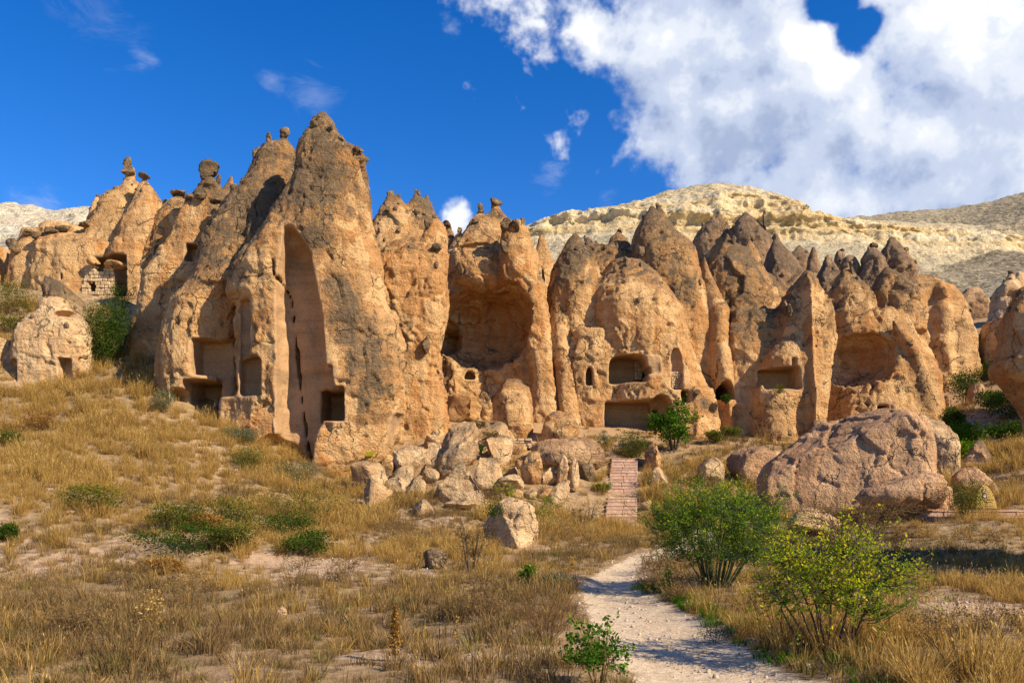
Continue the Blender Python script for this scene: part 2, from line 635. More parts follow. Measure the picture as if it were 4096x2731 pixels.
# ---------------------------------------------------------------- materials
def new_mat(name):
    m = bpy.data.materials.new(name)
    m.use_nodes = True
    m.node_tree.nodes.clear()
    t = NT(m.node_tree)
    out = t.n('ShaderNodeOutputMaterial')
    return m, t, out


def principled(t, out, col, rough=0.95, normal=None):
    b = t.n('ShaderNodeBsdfPrincipled')
    t.val(b.inputs['Base Color'], col if isinstance(col, bpy.types.NodeSocket) else (*col, 1))
    t.val(b.inputs['Roughness'], rough)
    b.inputs['Specular IOR Level'].default_value = 0.12
    if normal is not None:
        t.link(normal, b.inputs['Normal'])
    t.link(b.outputs[0], out.inputs[0])
    return b


def bump(t, h, strength=0.5, dist=0.1, nrm=None):
    b = t.n('ShaderNodeBump')
    b.inputs['Strength'].default_value = strength
    b.inputs['Distance'].default_value = dist
    t.link(h, b.inputs['Height'])
    if nrm is not None:
        t.link(nrm, b.inputs['Normal'])
    return b.outputs[0]


def rock_mat(name, tan, pale, orange, dark, carve, lichen=1.0):
    m, t, out = new_mat(name)
    P = t.n('ShaderNodeNewGeometry').outputs['Position']
    at = t.n('ShaderNodeVertexColor'); at.layer_name = 'rk'
    sep = t.n('ShaderNodeSeparateColor'); t.link(at.outputs[0], sep.inputs[0])
    lich, carv, orng = sep.outputs[0], sep.outputs[1], sep.outputs[2]
    cell = at.outputs['Alpha']
    n1 = t.noise(P, 0.35, 5, 0.6, 0.4)
    n2 = t.noise(P, 1.15, 7, 0.64)
    n3 = t.noise(P, 9.0, 4, 0.65)
    mp = t.n('ShaderNodeMapping'); mp.inputs['Scale'].default_value = (1.6, 1.6, 0.16)
    t.link(P, mp.inputs[0])
    strk = t.noise(mp.outputs[0], 1.0, 5, 0.62)
    c = t.mix(t.smooth(n1, 0.35, 0.66), tan, pale)
    c = t.mix(t.math('MULTIPLY', orng, t.smooth(strk, 0.36, 0.62), clamp=True), c, orange)
    c = t.mix(t.math('MULTIPLY', t.smooth(n2, 0.52, 0.75), 0.45), c, pale)
    wea = t.smooth(t.math('ADD', t.math('MULTIPLY', lich, lichen), t.math('MULTIPLY_ADD', n1, 1.2, -0.6)), 0.08, 0.55)
    c = t.mix(t.math('MULTIPLY', wea, .85), c, t.mix(t.smooth(n2, .35, .65), tuple(q * f for q, f in zip(tan, (.58, .62, .68))), tuple(q * f for q, f in zip(tan, (.80, .82, .86)))))
    cell = t.math('MULTIPLY', cell, t.math('MULTIPLY_ADD', wea, -.3, 1.0))
    c = t.mix(t.smooth(t.math('ADD', cell, t.math('MULTIPLY_ADD', n3, .5, -.25)), 0.56, 0.72, 0, .75), c, tuple(min(q * 1.12, 1) for q in pale))
    c = t.mix(t.math('MULTIPLY', t.smooth(t.math('SUBTRACT', strk, t.math('MULTIPLY', cell, .15)), 0.50, 0.66), .5), c, tuple(q * .62 for q in orange))
    c = t.mix(carv, c, t.mix(t.smooth(n2, 0.3, 0.7), carve, tuple(q * 0.82 for q in carve)))
    # dark weathering crust, broken into blotches
    lm = t.math('ADD', t.math('MULTIPLY', lich, lichen), t.math('ADD', t.math('MULTIPLY_ADD', n2, 2.2, -1.1), t.math('MULTIPLY_ADD', n3, 1.4, -0.7)))
    lm = t.math('SUBTRACT', lm, t.math('MULTIPLY_ADD', cell, .7, -.35))
    lm = t.smooth(lm, 0.56, 0.74)
    c = t.mix(t.math('MULTIPLY', lm, 0.85), c, t.mix(t.smooth(n3, 0.35, 0.65), dark, tuple(q * 1.55 for q in dark)))
    # thin dark streaks and grain
    grain = t.noise(P, 22.0, 3, 0.7)
    c = t.mix(1.0, c, t.ramp(grain, [(0.30, 0.74), (0.62, 1.12)]), 'MULTIPLY')
    c = t.mix(1.0, c, t.ramp(n3, [(0.30, 0.72), (0.44, 1.0), (0.66, 1.06)]), 'MULTIPLY')
    # fractures and bedding
    wv = t.vmath('MULTIPLY', t.vmath('SUBTRACT', t.noise(P, 0.9, 4, 0.6, color=True), (.5, .5, .5)), (1.5, 1.5, 1.5))
    mp2 = t.n('ShaderNodeMapping'); mp2.inputs['Scale'].default_value = (0.62, 0.62, 0.30)
    t.link(t.vmath('ADD', P, wv), mp2.inputs[0])
    vo = t.n('ShaderNodeTexVoronoi'); vo.feature = 'DISTANCE_TO_EDGE'
    t.link(mp2.outputs[0], vo.inputs['Vector']); vo.inputs['Scale'].default_value = 1.0
    crk = t.math('MULTIPLY', t.smooth(vo.outputs['Distance'], 0.0, 0.022, 1.0, 0.0), t.smooth(n1, 0.46, 0.60))
    crk = t.math('MULTIPLY', crk, t.math('SUBTRACT', 1.0, carv))
    mp3 = t.n('ShaderNodeMapping'); mp3.inputs['Scale'].default_value = (0.22, 0.22, 2.4)
    t.link(P, mp3.inputs[0])
    bed = t.noise(mp3.outputs[0], 1.0, 5, 0.6, 0.3)
    c = t.mix(1.0, c, t.ramp(bed, [(0.36, 0.80), (0.50, 1.0), (0.68, 1.07)]), 'MULTIPLY')
    c = t.mix(t.math('MULTIPLY', crk, .7), c, tuple(q * .6 for q in dark))
    hh = t.math('ADD', t.math('MULTIPLY', n3, 0.75), t.math('ADD', t.math('MULTIPLY', grain, 0.35), t.math('MULTIPLY', t.noise(P, 3.5, 5, 0.6), 1.1)))
    hh = t.math('ADD', hh, t.math('ADD', t.math('MULTIPLY', crk, -1.0), t.math('MULTIPLY', bed, .8)))
    strength = t.math('MULTIPLY_ADD', carv, -0.55, 0.9)
    b = t.n('ShaderNodeBump'); b.inputs['Distance'].default_value = 0.20
    t.link(strength, b.inputs['Strength']); t.link(hh, b.inputs['Height'])
    principled(t, out, c, 0.96, b.outputs[0])
    return m


TUFF = rock_mat('tuff', (0.50, 0.262, 0.104), (0.61, 0.385, 0.18), (0.54, 0.222, 0.06), (0.11, 0.08, 0.05), (0.47, 0.285, 0.145))
TUFF_B = rock_mat('tuff_brown', (0.46, 0.265, 0.135), (0.52, 0.33, 0.175), (0.44, 0.20, 0.085), (0.135, 0.092, 0.06), (0.40, 0.245, 0.14))
TUFF_P = rock_mat('tuff_pale', (0.57, 0.355, 0.175), (0.65, 0.45, 0.25), (0.52, 0.27, 0.12), (0.17, 0.125, 0.08), (0.55, 0.36, 0.2))
TUFF_R = rock_mat('tuff_rose', (0.46, 0.255, 0.135), (0.54, 0.33, 0.18), (0.40, 0.19, 0.10), (0.15, 0.10, 0.07), (0.38, 0.22, 0.14))
CAPM = rock_mat('tuff_cap', (0.30, 0.19, 0.10), (0.36, 0.25, 0.14), (0.36, 0.18, 0.07), (0.11, 0.08, 0.05), (0.36, 0.23, 0.12))


def leaf_mat(name, stops, trans=0.35):
    m, t, out = new_mat(name)
    a = t.n('ShaderNodeAttribute'); a.attribute_name = 'var'
    oi = t.n('ShaderNodeObjectInfo')
    f = t.math('ADD', a.outputs['Fac'], t.math('MULTIPLY_ADD', oi.outputs['Random'], 0.24, -0.12), clamp=True)
    c = t.ramp(f, stops)
    d, tr, mx = t.n('ShaderNodeBsdfDiffuse'), t.n('ShaderNodeBsdfTranslucent'), t.n('ShaderNodeMixShader')
    t.link(c, d.inputs[0]); t.link(c, tr.inputs[0])
    mx.inputs[0].default_value = trans
    t.link(d.outputs[0], mx.inputs[1]); t.link(tr.outputs[0], mx.inputs[2])
    t.link(mx.outputs[0], out.inputs[0])
    return m


GRASS = leaf_mat('dry_grass', [(0.0, (0.17, 0.095, 0.028)), (0.35, (0.36, 0.215, 0.06)), (0.7, (0.54, 0.345, 0.095)), (1.0, (0.66, 0.46, 0.16))], .45)
SCRUB = leaf_mat('dry_scrub', [(0.0, (0.10, 0.062, 0.026)), (0.5, (0.22, 0.14, 0.058)), (1.0, (0.38, 0.25, 0.095))])
OLIVE = leaf_mat('olive_grass', [(0.0, (0.10, 0.085, 0.025)), (0.6, (0.22, 0.18, 0.05)), (1.0, (0.36, 0.28, 0.09))])
LEAF_BRIGHT = leaf_mat('leaf_bright', [(0.0, (0.045, 0.10, 0.008)), (0.45, (0.13, 0.25, 0.016)), (0.75, (0.29, 0.38, 0.02)), (1.0, (0.60, 0.50, 0.022))], 0.5)
LEAF_YELLOW = leaf_mat('leaf_yellow', [(0.0, (0.08, 0.16, 0.01)), (0.4, (0.22, 0.34, 0.016)), (0.7, (0.46, 0.47, 0.018)), (1.0, (0.72, 0.55, 0.022))], 0.5)
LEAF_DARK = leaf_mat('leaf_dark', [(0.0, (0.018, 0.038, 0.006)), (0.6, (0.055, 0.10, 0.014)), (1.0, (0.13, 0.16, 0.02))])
LEAF_OLIVE = leaf_mat('leaf_olive', [(0.0, (0.035, 0.05, 0.01)), (0.5, (0.10, 0.12, 0.02)), (0.8, (0.22, 0.19, 0.03)), (1.0, (0.36, 0.20, 0.03))])
LEAF_TREE = leaf_mat('leaf_tree', [(0.0, (0.025, 0.075, 0.008)), (0.5, (0.075, 0.175, 0.014)), (1.0, (0.20, 0.29, 0.02))], 0.45)
LEAF_GREY = leaf_mat('leaf_grey', [(0.0, (0.05, 0.07, 0.035)), (0.6, (0.12, 0.15, 0.08)), (1.0, (0.22, 0.24, 0.12))])
LEAF_RUST = leaf_mat('leaf_rust', [(0.0, (0.11, 0.05, 0.015)), (0.6, (0.27, 0.13, 0.03)), (1.0, (0.42, 0.25, 0.06))])


def bark_mat(name, c0, c1):
    m, t, out = new_mat(name)
    P = t.n('ShaderNodeNewGeometry').outputs['Position']
    n = t.noise(P, 30, 4)
    principled(t, out, t.mix(n, c0, c1), 0.9, bump(t, n, 0.5, 0.01))
    return m


BARK = bark_mat('bark', (0.05, 0.035, 0.022), (0.13, 0.10, 0.07))
TWIG_G = bark_mat('green_twig', (0.035, 0.045, 0.022), (0.10, 0.115, 0.05))
TWIG_B = bark_mat('brown_twig', (0.09, 0.052, 0.026), (0.22, 0.135, 0.06))


def ground_mat():
    m, t, out = new_mat('soil')
    P = t.n('ShaderNodeNewGeometry').outputs['Position']
    at = t.n('ShaderNodeVertexColor'); at.layer_name = 'gm'
    sep = t.n('ShaderNodeSeparateColor'); t.link(at.outputs[0], sep.inputs[0])
    path, bare, rocky = sep.outputs[0], sep.outputs[1], sep.outputs[2]
    n1, n2, n3 = t.noise(P, 0.6, 5, 0.6), t.noise(P, 3.0, 6, 0.65), t.noise(P, 16.0, 5, 0.65)
    soil = t.mix(t.smooth(n2, 0.35, 0.68), (0.26, 0.165, 0.082), (0.42, 0.285, 0.155))
    soil = t.mix(t.math('MULTIPLY', t.smooth(n1, 0.45, 0.7), 0.5), soil, (0.27, 0.19, 0.085))
    bar = t.mix(t.smooth(n2, 0.35, 0.65), (0.42, 0.265, 0.155), (0.54, 0.375, 0.235))
    c = t.mix(t.smooth(t.math('ADD', bare, t.math('MULTIPLY_ADD', n2, 1.2, -0.6)), 0.35, 0.65), soil, bar)
    c = t.mix(rocky, c, t.mix(n2, (0.42, 0.25, 0.12), (0.52, 0.33, 0.18)))
    pth = t.mix(t.smooth(n2, 0.3, 0.7), (0.58, 0.425, 0.275), (0.69, 0.535, 0.365))
    pth = t.mix(t.smooth(n3, 0.55, 0.75), pth, (0.68, 0.59, 0.47))
    pth = t.mix(t.math('MULTIPLY', t.smooth(t.noise(P, 42, 3, 0.7), 0.55, 0.72), 0.6), pth, (0.30, 0.22, 0.15))
    pm = t.smooth(t.math('ADD', path, t.math('MULTIPLY_ADD', n2, 0.9, -0.45)), 0.36, 0.62)
    c = t.mix(pm, c, pth)
    c = t.mix(1.0, c, t.ramp(n3, [(0.3, 0.72), (0.65, 1.1)]), 'MULTIPLY')
    hh = t.math('ADD', t.math('MULTIPLY', n3, 0.5), n2)
    hh = t.math('ADD', hh, t.math('MULTIPLY', t.noise(P, 55, 3, 0.7), 0.35))
    principled(t, out, c, 0.97, bump(t, hh, 0.75, 0.07))
    return m


def hill_mat(name, pale, warm, dark, grey, bands=True, scrub=0.5):
    m, t, out = new_mat(name)
    P = t.n('ShaderNodeNewGeometry').outputs['Position']
    at = t.n('ShaderNodeVertexColor'); at.layer_name = 'hm'
    sep = t.n('ShaderNodeSeparateColor'); t.link(at.outputs[0], sep.inputs[0])
    cliff, veg = sep.outputs[0], sep.outputs[1]
    mp = t.n('ShaderNodeMapping'); mp.inputs['Scale'].default_value = (0.05, 0.05, 1.0)
    t.link(P, mp.inputs[0])
    lay = t.noise(mp.outputs[0], 0.55, 6, 0.66, 0.25)
    n2, n3 = t.noise(P, 0.16, 6, 0.65), t.noise(P, 0.9, 5, 0.7)
    c = t.mix(t.smooth(lay, 0.42, 0.56), pale, warm)
    c = t.mix(t.smooth(lay, 0.60, 0.68, 0, .5), c, dark)
    c = t.mix(t.math('MULTIPLY', t.smooth(n2, 0.5, 0.7), 0.6), c, pale)
    slope = t.mix(t.smooth(n3, 0.35, 0.65), grey, pale)
    c = t.mix(cliff, slope, c)
    spots = t.smooth(t.math('ADD', n3, t.math('MULTIPLY', veg, 0.2)), 0.60, 0.70)
    c = t.mix(t.math('MULTIPLY', spots, scrub), c, dark)
    c = t.mix(1.0, c, t.ramp(t.noise(P, 1.6, 5, 0.72), [(0.34, 0.62), (0.60, 1.08)]), 'MULTIPLY')
    hh = t.math('ADD', n3, t.math('MULTIPLY', lay, 1.4))
    principled(t, out, c, 0.97, bump(t, hh, 1.0, 1.0))
    return m


# ---------------------------------------------------------------- the ground
CP = []   # (u, v, Y) spots of the ground read off the photograph
for uu in (-3000, -1200, 0, 900, 1800, 2700, 3600, 5000, 7000):
    for yy in (6.9, 11, 15.5):
        CP.append((uu, V0 + CZ * F / yy, yy))
CP += [(0, 2290, 16), (0, 2060, 20), (0, 1900, 27), (0, 1730, 35), (0, 1570, 42), (-800, 1480, 42), (-800, 1880, 27), (-900, 2060, 20),
       (400, 2280, 16), (400, 2080, 20), (400, 1930, 27), (400, 1730, 35), (400, 1585, 41), (0, 1545, 44.3), (200, 1545, 44.3), (350, 1525, 44.3), (200, 1500, 46.5), (540, 1430, 47), (560, 1300, 50),
       (100, 1370, 47), (60, 1160, 57), (420, 1195, 56), (-700, 1100, 57), (700, 1640, 40), (700, 1760, 35), (700, 1960, 28),
       (1000, 2120, 22), (1000, 1900, 32), (1000, 1770, 37.5), (1050, 1765, 40), (900, 1690, 41.5),
       (1330, 2010, 33), (1300, 1915, 37.5), (1300, 1890, 40), (1450, 1960, 36.5), (1500, 1880, 39),
       (1700, 2150, 25), (1700, 2005, 33), (1720, 1860, 41), (1780, 1740, 45), (1800, 1690, 49),
       (2100, 2200, 22), (2100, 2060, 32), (2120, 1900, 39), (2100, 1790, 44), (2120, 1700, 48), (2300, 1760, 46),
       (2420, 2085, 35.6), (2540, 2085, 35.6), (2420, 1838, 43), (2540, 1838, 43), (2480, 1760, 46.5), (2480, 2135, 30),
       (2800, 2110, 28), (2800, 1900, 40), (2800, 1790, 44), (2850, 1745, 47.5), (3000, 1770, 46), (3050, 1760, 49),
       (3300, 2115, 26), (3300, 2010, 31), (3200, 1860, 41), (3300, 1790, 46), (3700, 1810, 45),
       (3750, 2110, 24), (3750, 2010, 30), (3800, 1890, 36), (3850, 1760, 46), (3900, 1600, 55), (3850, 1500, 65),
       (4096, 2330, 14.5), (4096, 2140, 22), (4096, 1930, 31), (4096, 1790, 37), (4096, 1560, 52), (4100, 1400, 66),
       (4900, 2140, 22), (4900, 1850, 31), (4900, 1500, 45), (5000, 1300, 60)]
_cp = np.array([W(*c) for c in CP])
for X in (-60, -30, 0, 30, 60):
    _cp = np.vstack([_cp, (X, -12, 0.0), (X, -4, 0.0), (X, 1.5, 0)])
_cp = np.vstack([_cp] + [[(X, Yb, Zb)] for X, Yb, Zb in ((-60, 75, 24), (-25, 68, 18), (0, 62, 9), (20, 62, 8), (45, 78, 18), (70, 70, 20), (-80, 50, 16), (90, 50, 14),
                                                       (-110, 130, 30), (-40, 120, 22), (20, 120, 18), (70, 120, 24), (130, 120, 30))])


def _tps(r2):
    return 0.5 * r2 * np.log(r2 + 1e-6)


def _fit():
    p = _cp[:, :2]
    n = len(p)
    d = ((p[:, None] - p[None]) ** 2).sum(-1)
    A = np.zeros((n + 3, n + 3))
    A[:n, :n] = _tps(d) + np.eye(n) * 1.5
    A[:n, n] = 1; A[:n, n + 1:] = p
    A[n, :n] = 1; A[n + 1:, :n] = p.T
    return np.linalg.solve(A, np.concatenate([_cp[:, 2], np.zeros(3)]))


_wt = _fit()
PATH = np.array([(3150, 2900, 430), (2950, 2731, 355), (2745, 2600, 268), (2616, 2500, 226), (2508, 2400, 156), (2425, 2335, 102), (2462, 2290, 70),
                 (2530, 2250, 40)], float)
_pw = []
for u_, v_, hw_ in PATH:
    y_ = CZ * F / (v_ - V0)
    _pw.append(((u_ - U0) / F * y_, y_, hw_ / F * y_))
_pw = np.array([(_pw[0][0] + 0.4, -6.0, 1.2)] + _pw + [(3.5, 20.8, 0.5), (5.3, 23.5, 0.5), (6.2, 28, 0.5), (5.6, 32.5, 0.6), (4.74, 35.6, 0.7)])


def path_dist(x, y):
    """signed distance to the path's edge (negative on the path)"""
    best = np.full(np.shape(x), 1e9)
    for a, b in zip(_pw[:-1], _pw[1:]):
        ex, ey = b[0] - a[0], b[1] - a[1]
        t = np.clip(((x - a[0]) * ex + (y - a[1]) * ey) / (ex * ex + ey * ey), 0, 1)
        d = np.hypot(x - a[0] - t * ex, y - a[1] - t * ey) - (a[2] + t * (b[2] - a[2]))
        best = np.minimum(best, d)
    return best


def base_h(x, y):
    x = np.asarray(x, float); y = np.asarray(y, float)
    sh = x.shape
    x, y = x.ravel(), y.ravel()
    out = np.empty(len(x))
    for i in range(0, len(x), 20000):
        xa, ya = x[i:i + 20000], y[i:i + 20000]
        d = (xa[:, None] - _cp[None, :, 0]) ** 2 + (ya[:, None] - _cp[None, :, 1]) ** 2
        out[i:i + 20000] = _tps(d) @ _wt[:-3] + _wt[-3] + _wt[-2] * xa + _wt[-1] * ya
    return out.reshape(sh)


def ground_h(x, y):
    x = np.asarray(x, float); y = np.asarray(y, float)
    z = base_h(x, y)
    pd = path_dist(x, y)
    rough = 0.25 + 0.75 * sstep(pd, -0.1, 0.8)
    far = sstep(y, 14, 30)
    z = z + rough * (0.10 + 0.16 * far) * fbm(x / 1.9, y / 1.9, 0 * x + 3.3, 3)
    z = z + 0.04 * rough * vnoise(x * 2.7, y * 2.7, 0 * x + 8)
    z = z - 0.10 * (1 - sstep(pd, -0.25, 0.35))
    return z


def gz(x, y):
    return float(ground_h(np.array([x]), np.array([y]))[0])


def ray_ground(u, v, lo=5.0, hi=70.0):
    """depth at which the sight line through (u, v) first meets the bare ground"""
    Y = np.geomspace(lo, hi, 700)
    d = CZ + (V0 - v) / F * Y - ground_h((u - U0) / F * Y, Y)
    i = np.argmax(d < 0)
    return float(Y[i]) if d[i] < 0 else None


def bare_f(x, y):
    """where soil shows: the bank on the left, gravel patches in front"""
    n = fbm(x / 2.2 + 5, y / 2.2, 0 * x, 3)
    u = U0 + F * x / np.maximum(y, 1); 
    bank = np.exp(-((y - 18.0) / 2.0) ** 2) * sstep(-x, 3.0, 5.5)
    near = np.exp(-((y - 8.3) / 1.5) ** 2) * sstep(x, -3.5, -1.0) * (1 - sstep(x, 0.6, 1.6))
    right = np.exp(-((y - 11.0) / 1.6) ** 2) * sstep(x, 3.0, 5.0)
    return np.clip(0.12 + 0.5 * bank + 0.65 * near + 0.3 * right + 0.42 * n, 0, 1)


def build_ground():
    def axis(lim, fine, n):
        s = np.linspace(-1, 1, n)
        k = math.asinh(lim / fine)
        return np.sinh(s * k) * fine
    xs = axis(420, 16, 400)
    s = np.linspace(0, 1, 520)
    ys = -30 + 30 * 0 + np.concatenate([np.linspace(-30, 2, 24, endpoint=False), np.geomspace(2 + 4, 700 + 4, 400) - 4])
    X, Y = np.meshgrid(xs, ys, indexing='ij')
    Z = ground_h(np.clip(X, -130, 150), np.clip(Y, -14, 150))
    nx, ny = X.shape
    v = np.stack([X, Y, Z], -1).reshape(-1, 3)
    i = np.arange(nx * ny).reshape(nx, ny)
    q = np.stack([i[:-1, :-1], i[1:, :-1], i[1:, 1:], i[:-1, 1:]], -1).reshape(-1, 4)
    me = mesh_np('ground', v, q, ground_mat())
    x, y = v[:, 0], v[:, 1]
    pm = 1 - sstep(path_dist(x, y), -0.22, 0.28)
    gravel = 0.75 * sstep(bare_f(x, y), 0.5, 0.8) * (1 - sstep(y, 13, 16)) * (1 - sstep(x, 1.5, 3.5))
    rocky = sstep(y, 40, 45) * 0.6 * sstep(x, -8, -4)
    vcol(me, 'gm', np.stack([np.maximum(pm, gravel), bare_f(x, y), rocky], 1))
    return tag(obj('ground', me), kind='structure')


build_ground()


# ---------------------------------------------------------------- hills behind
def hill(name, rows, mat, us, nt, label=None, amp=1.2, cl=None, wid=0.0):
    """rows from foot to crest: (Y, [(u, v)...], cliffness, scrub)"""
    U = np.linspace(us[0], us[1], us[2])
    ctrl_Y = np.array([r[0] for r in rows], float)
    V = np.array([np.interp(U, [p[0] for p in r[1]], [p[1] for p in r[1]]) for r in rows])
    T = np.linspace(0, len(rows) - 1, nt)
    i0 = np.clip(T.astype(int), 0, len(rows) - 2)
    f = T - i0
    Yg = ctrl_Y[i0] * (1 - f) + ctrl_Y[i0 + 1] * f
    Z0 = CZ + (V0 - V) / F * ctrl_Y[:, None]
    Zg = Z0[i0] * (1 - f[:, None]) + Z0[i0 + 1] * f[:, None]
    Xg = (U[None] - U0) / F * Yg[:, None]
    Yg = np.repeat(Yg[:, None], len(U), 1)
    cliff = np.interp(T, range(len(rows)), [r[2] for r in rows])[:, None] + 0 * Xg
    veg = np.interp(T, range(len(rows)), [r[3] for r in rows])[:, None] + 0 * Xg
    lay = vnoise(Xg * 0.012, Yg * 0 + 4.5, Zg * 0.42 + 0.5 * vnoise(Xg * .03, Yg * .03, Zg * 0)) * 1.0 + 0.7 * vnoise(Xg * 0.02, Yg * 0 + 9.5, Zg * 1.1)
    crk = fbm(Xg * 0.16, Yg * 0.05, Zg * 0.05, 3, 0.55, ridge=True)
    big = fbm(Xg * 0.035, Yg * 0.03, Zg * 0.02, 3)
    fc, ec, _ = facets(Xg.ravel() + 2 * vnoise(Xg * .2, Yg * .2, Zg * .2).ravel(), Yg.ravel(), Zg.ravel(), 5.0, .45)
    fc2, _, _ = facets(Xg.ravel(), Yg.ravel(), Zg.ravel(), 1.8, .5)
    fc = (fc.reshape(Xg.shape) + .5 * fc2.reshape(Xg.shape))
    dy = amp * (cliff * 0.45 * fc + cliff * (1.9 * lay - 1.3 * crk) + 2.2 * big)
    bl = fbm(Xg * 0.5, Yg * 0.5, Zg * 0.5, 3)
    dz = amp * 0.35 * bl + amp * 0.4 * (1 - cliff) * fbm(Xg * 0.12, Yg * 0.12, Zg * 0.1, 3)
    v = np.stack([Xg, Yg + dy, Zg + dz], -1).reshape(-1, 3)
    nt_, nu = Xg.shape
    i = np.arange(nt_ * nu).reshape(nt_, nu)
    q = np.stack([i[:-1, :-1], i[:-1, 1:], i[1:, 1:], i[1:, :-1]], -1).reshape(-1, 4)
    me = mesh_np(name, v, q, mat)
    vcol(me, 'hm', np.stack([cliff.ravel(), veg.ravel()], 1))
    return tag(obj(name, me), label, kind='structure')


MESA = hill_mat('mesa_rock', (0.80, 0.66, 0.43), (0.70, 0.47, 0.19), (0.12, 0.10, 0.045), (0.46, 0.38, 0.25))
GREYH = hill_mat('scree', (0.58, 0.48, 0.32), (0.46, 0.35, 0.21), (0.09, 0.07, 0.035), (0.36, 0.295, 0.195), scrub=0.75)
WHITEH = hill_mat('chalk', (0.72, 0.64, 0.50), (0.66, 0.53, 0.34), (0.14, 0.12, 0.06), (0.55, 0.49, 0.37), scrub=0.6)

hill('hill_mesa', [
    (100, [(1700, 1250), (4200, 1250)], 0, .6),
    (150, [(1700, 1080), (2150, 1010), (2500, 960), (2800, 1000), (3250, 985), (3600, 1040), (4200, 1060)], 0, .7),
    (158, [(1700, 1060), (2150, 975), (2450, 935), (2700, 950), (2850, 985), (3250, 970), (3600, 1015), (4200, 1030)], .4, .3),
    (164, [(1700, 1000), (2120, 915), (2240, 872), (2480, 852), (2700, 838), (2840, 805), (2950, 790), (3060, 800), (3200, 835), (3242, 880), (3330, 905), (3420, 925), (3700, 940), (4200, 960)], 1, .1),
    (172, [(1700, 995), (2120, 908), (2240, 866), (2480, 838), (2700, 800), (2840, 770), (2950, 770), (3060, 782), (3200, 826), (3242, 876), (3330, 900), (3420, 915), (3700, 930), (4200, 950)], .5, .4),
    (195, [(1700, 985), (2116, 897), (2212, 866), (2360, 842), (2508, 812), (2640, 770), (2760, 745), (2856, 735), (2960, 745), (3040, 763), (3204, 818), (3242, 870), (3330, 872), (3420, 872), (3700, 880), (4200, 900)], .1, .6),
    (240, [(1700, 1090), (4200, 1090)], 0, 0)],
    MESA, (1700, 4200, 540), 190, 'cream layered flat-topped hill behind the cones')
hill('hill_ridge', [
    (85, [(3300, 1330), (4096, 1290), (5600, 1250)], 0, .5),
    (120, [(3300, 1150), (3800, 1130), (4096, 1100), (5600, 1000)], 0, .7),
    (165, [(3300, 1010), (3700, 1035), (3950, 1000), (4096, 1000), (5600, 850)], .1, .9),
    (172, [(3300, 990), (3700, 985), (3830, 950), (3960, 925), (4096, 905), (5600, 700)], .8, .3),
    (210, [(3300, 950), (3600, 925), (3850, 905), (4096, 850), (5600, 640)], .25, .8),
    (240, [(3300, 890), (3420, 875), (3587, 850), (3831, 833), (3950, 815), (4096, 766), (4600, 640), (5600, 500)], .1, .5),
    (300, [(3300, 980), (5600, 650)], 0, 0)],
    GREYH, (3300, 5600, 300), 150, 'grey scree ridge rising at the right behind the ravine')
hill('hill_chalk', [
    (75, [(-1800, 1150), (900, 1150)], 0, .5),
    (100, [(-1800, 950), (0, 960), (300, 930), (900, 1000)], .2, .6),
    (112, [(-1800, 850), (0, 880), (300, 870), (900, 960)], .7, .2),
    (122, [(-1800, 760), (0, 835), (230, 858), (357, 842), (600, 860), (900, 900)], .3, .4),
    (135, [(-1800, 700), (-300, 780), (0, 811), (104, 819), (226, 850), (357, 832), (500, 845), (900, 890)], .1, .3),
    (170, [(-1800, 900), (900, 1000)], 0, 0)],
    WHITEH, (-1800, 900, 300), 100, 'white chalk hill behind the cones at the left')

# ---------------------------------------------------------------- rock masses
def rock_attr(v, q, carved, zl, lich, orange, patches=(), flat=0.3, cell=None):
    n = vnormals(v, q)
    x, y, z = v.T
    big = fbm(x / 2.4, y / 2.4, z / 2.4 + 4, 2)
    l = lich * sstep(z + 1.2 * big, zl - 2.5, zl + 3.0) + flat * sstep(n[:, 2], 0.15, 0.7)
    o = orange * (0.55 + 0.6 * fbm(x / 3.1 + 8, y / 3.1, z / 4.5, 2))
    for (c, px, py, r, amt, Y, ch) in patches:
        u, vv = S(c, px, py)
        P = W(u, vv, Y)
        rr = r / CROPS[c][2] / F * Y
        # stains sit on the rock where they are found, whatever the depth of the face
        m = np.exp(-(((x - P[0]) ** 2 + (z - P[2]) ** 2) / rr ** 2))
        if ch == 'l': l = l + amt * m
        else: o = o + amt * m
    l = l * (1 - 0.9 * carved)
    return np.stack([np.clip(l, 0, 1), np.clip(carved, 0, 1), np.clip(o, 0, 1), cell if cell is not None else 0 * l + .4], 1)


_ico = {}


def ico(n):
    if n not in _ico:
        bm = bmesh.new()
        bmesh.ops.create_icosphere(bm, subdivisions=n, radius=1.0)
        v = np.array([w.co[:] for w in bm.verts])
        f = np.array([[w.index for w in p.verts] for p in bm.faces])
        bm.free()
        _ico[n] = (v, f)
    v, f = _ico[n]
    return v.copy(), f


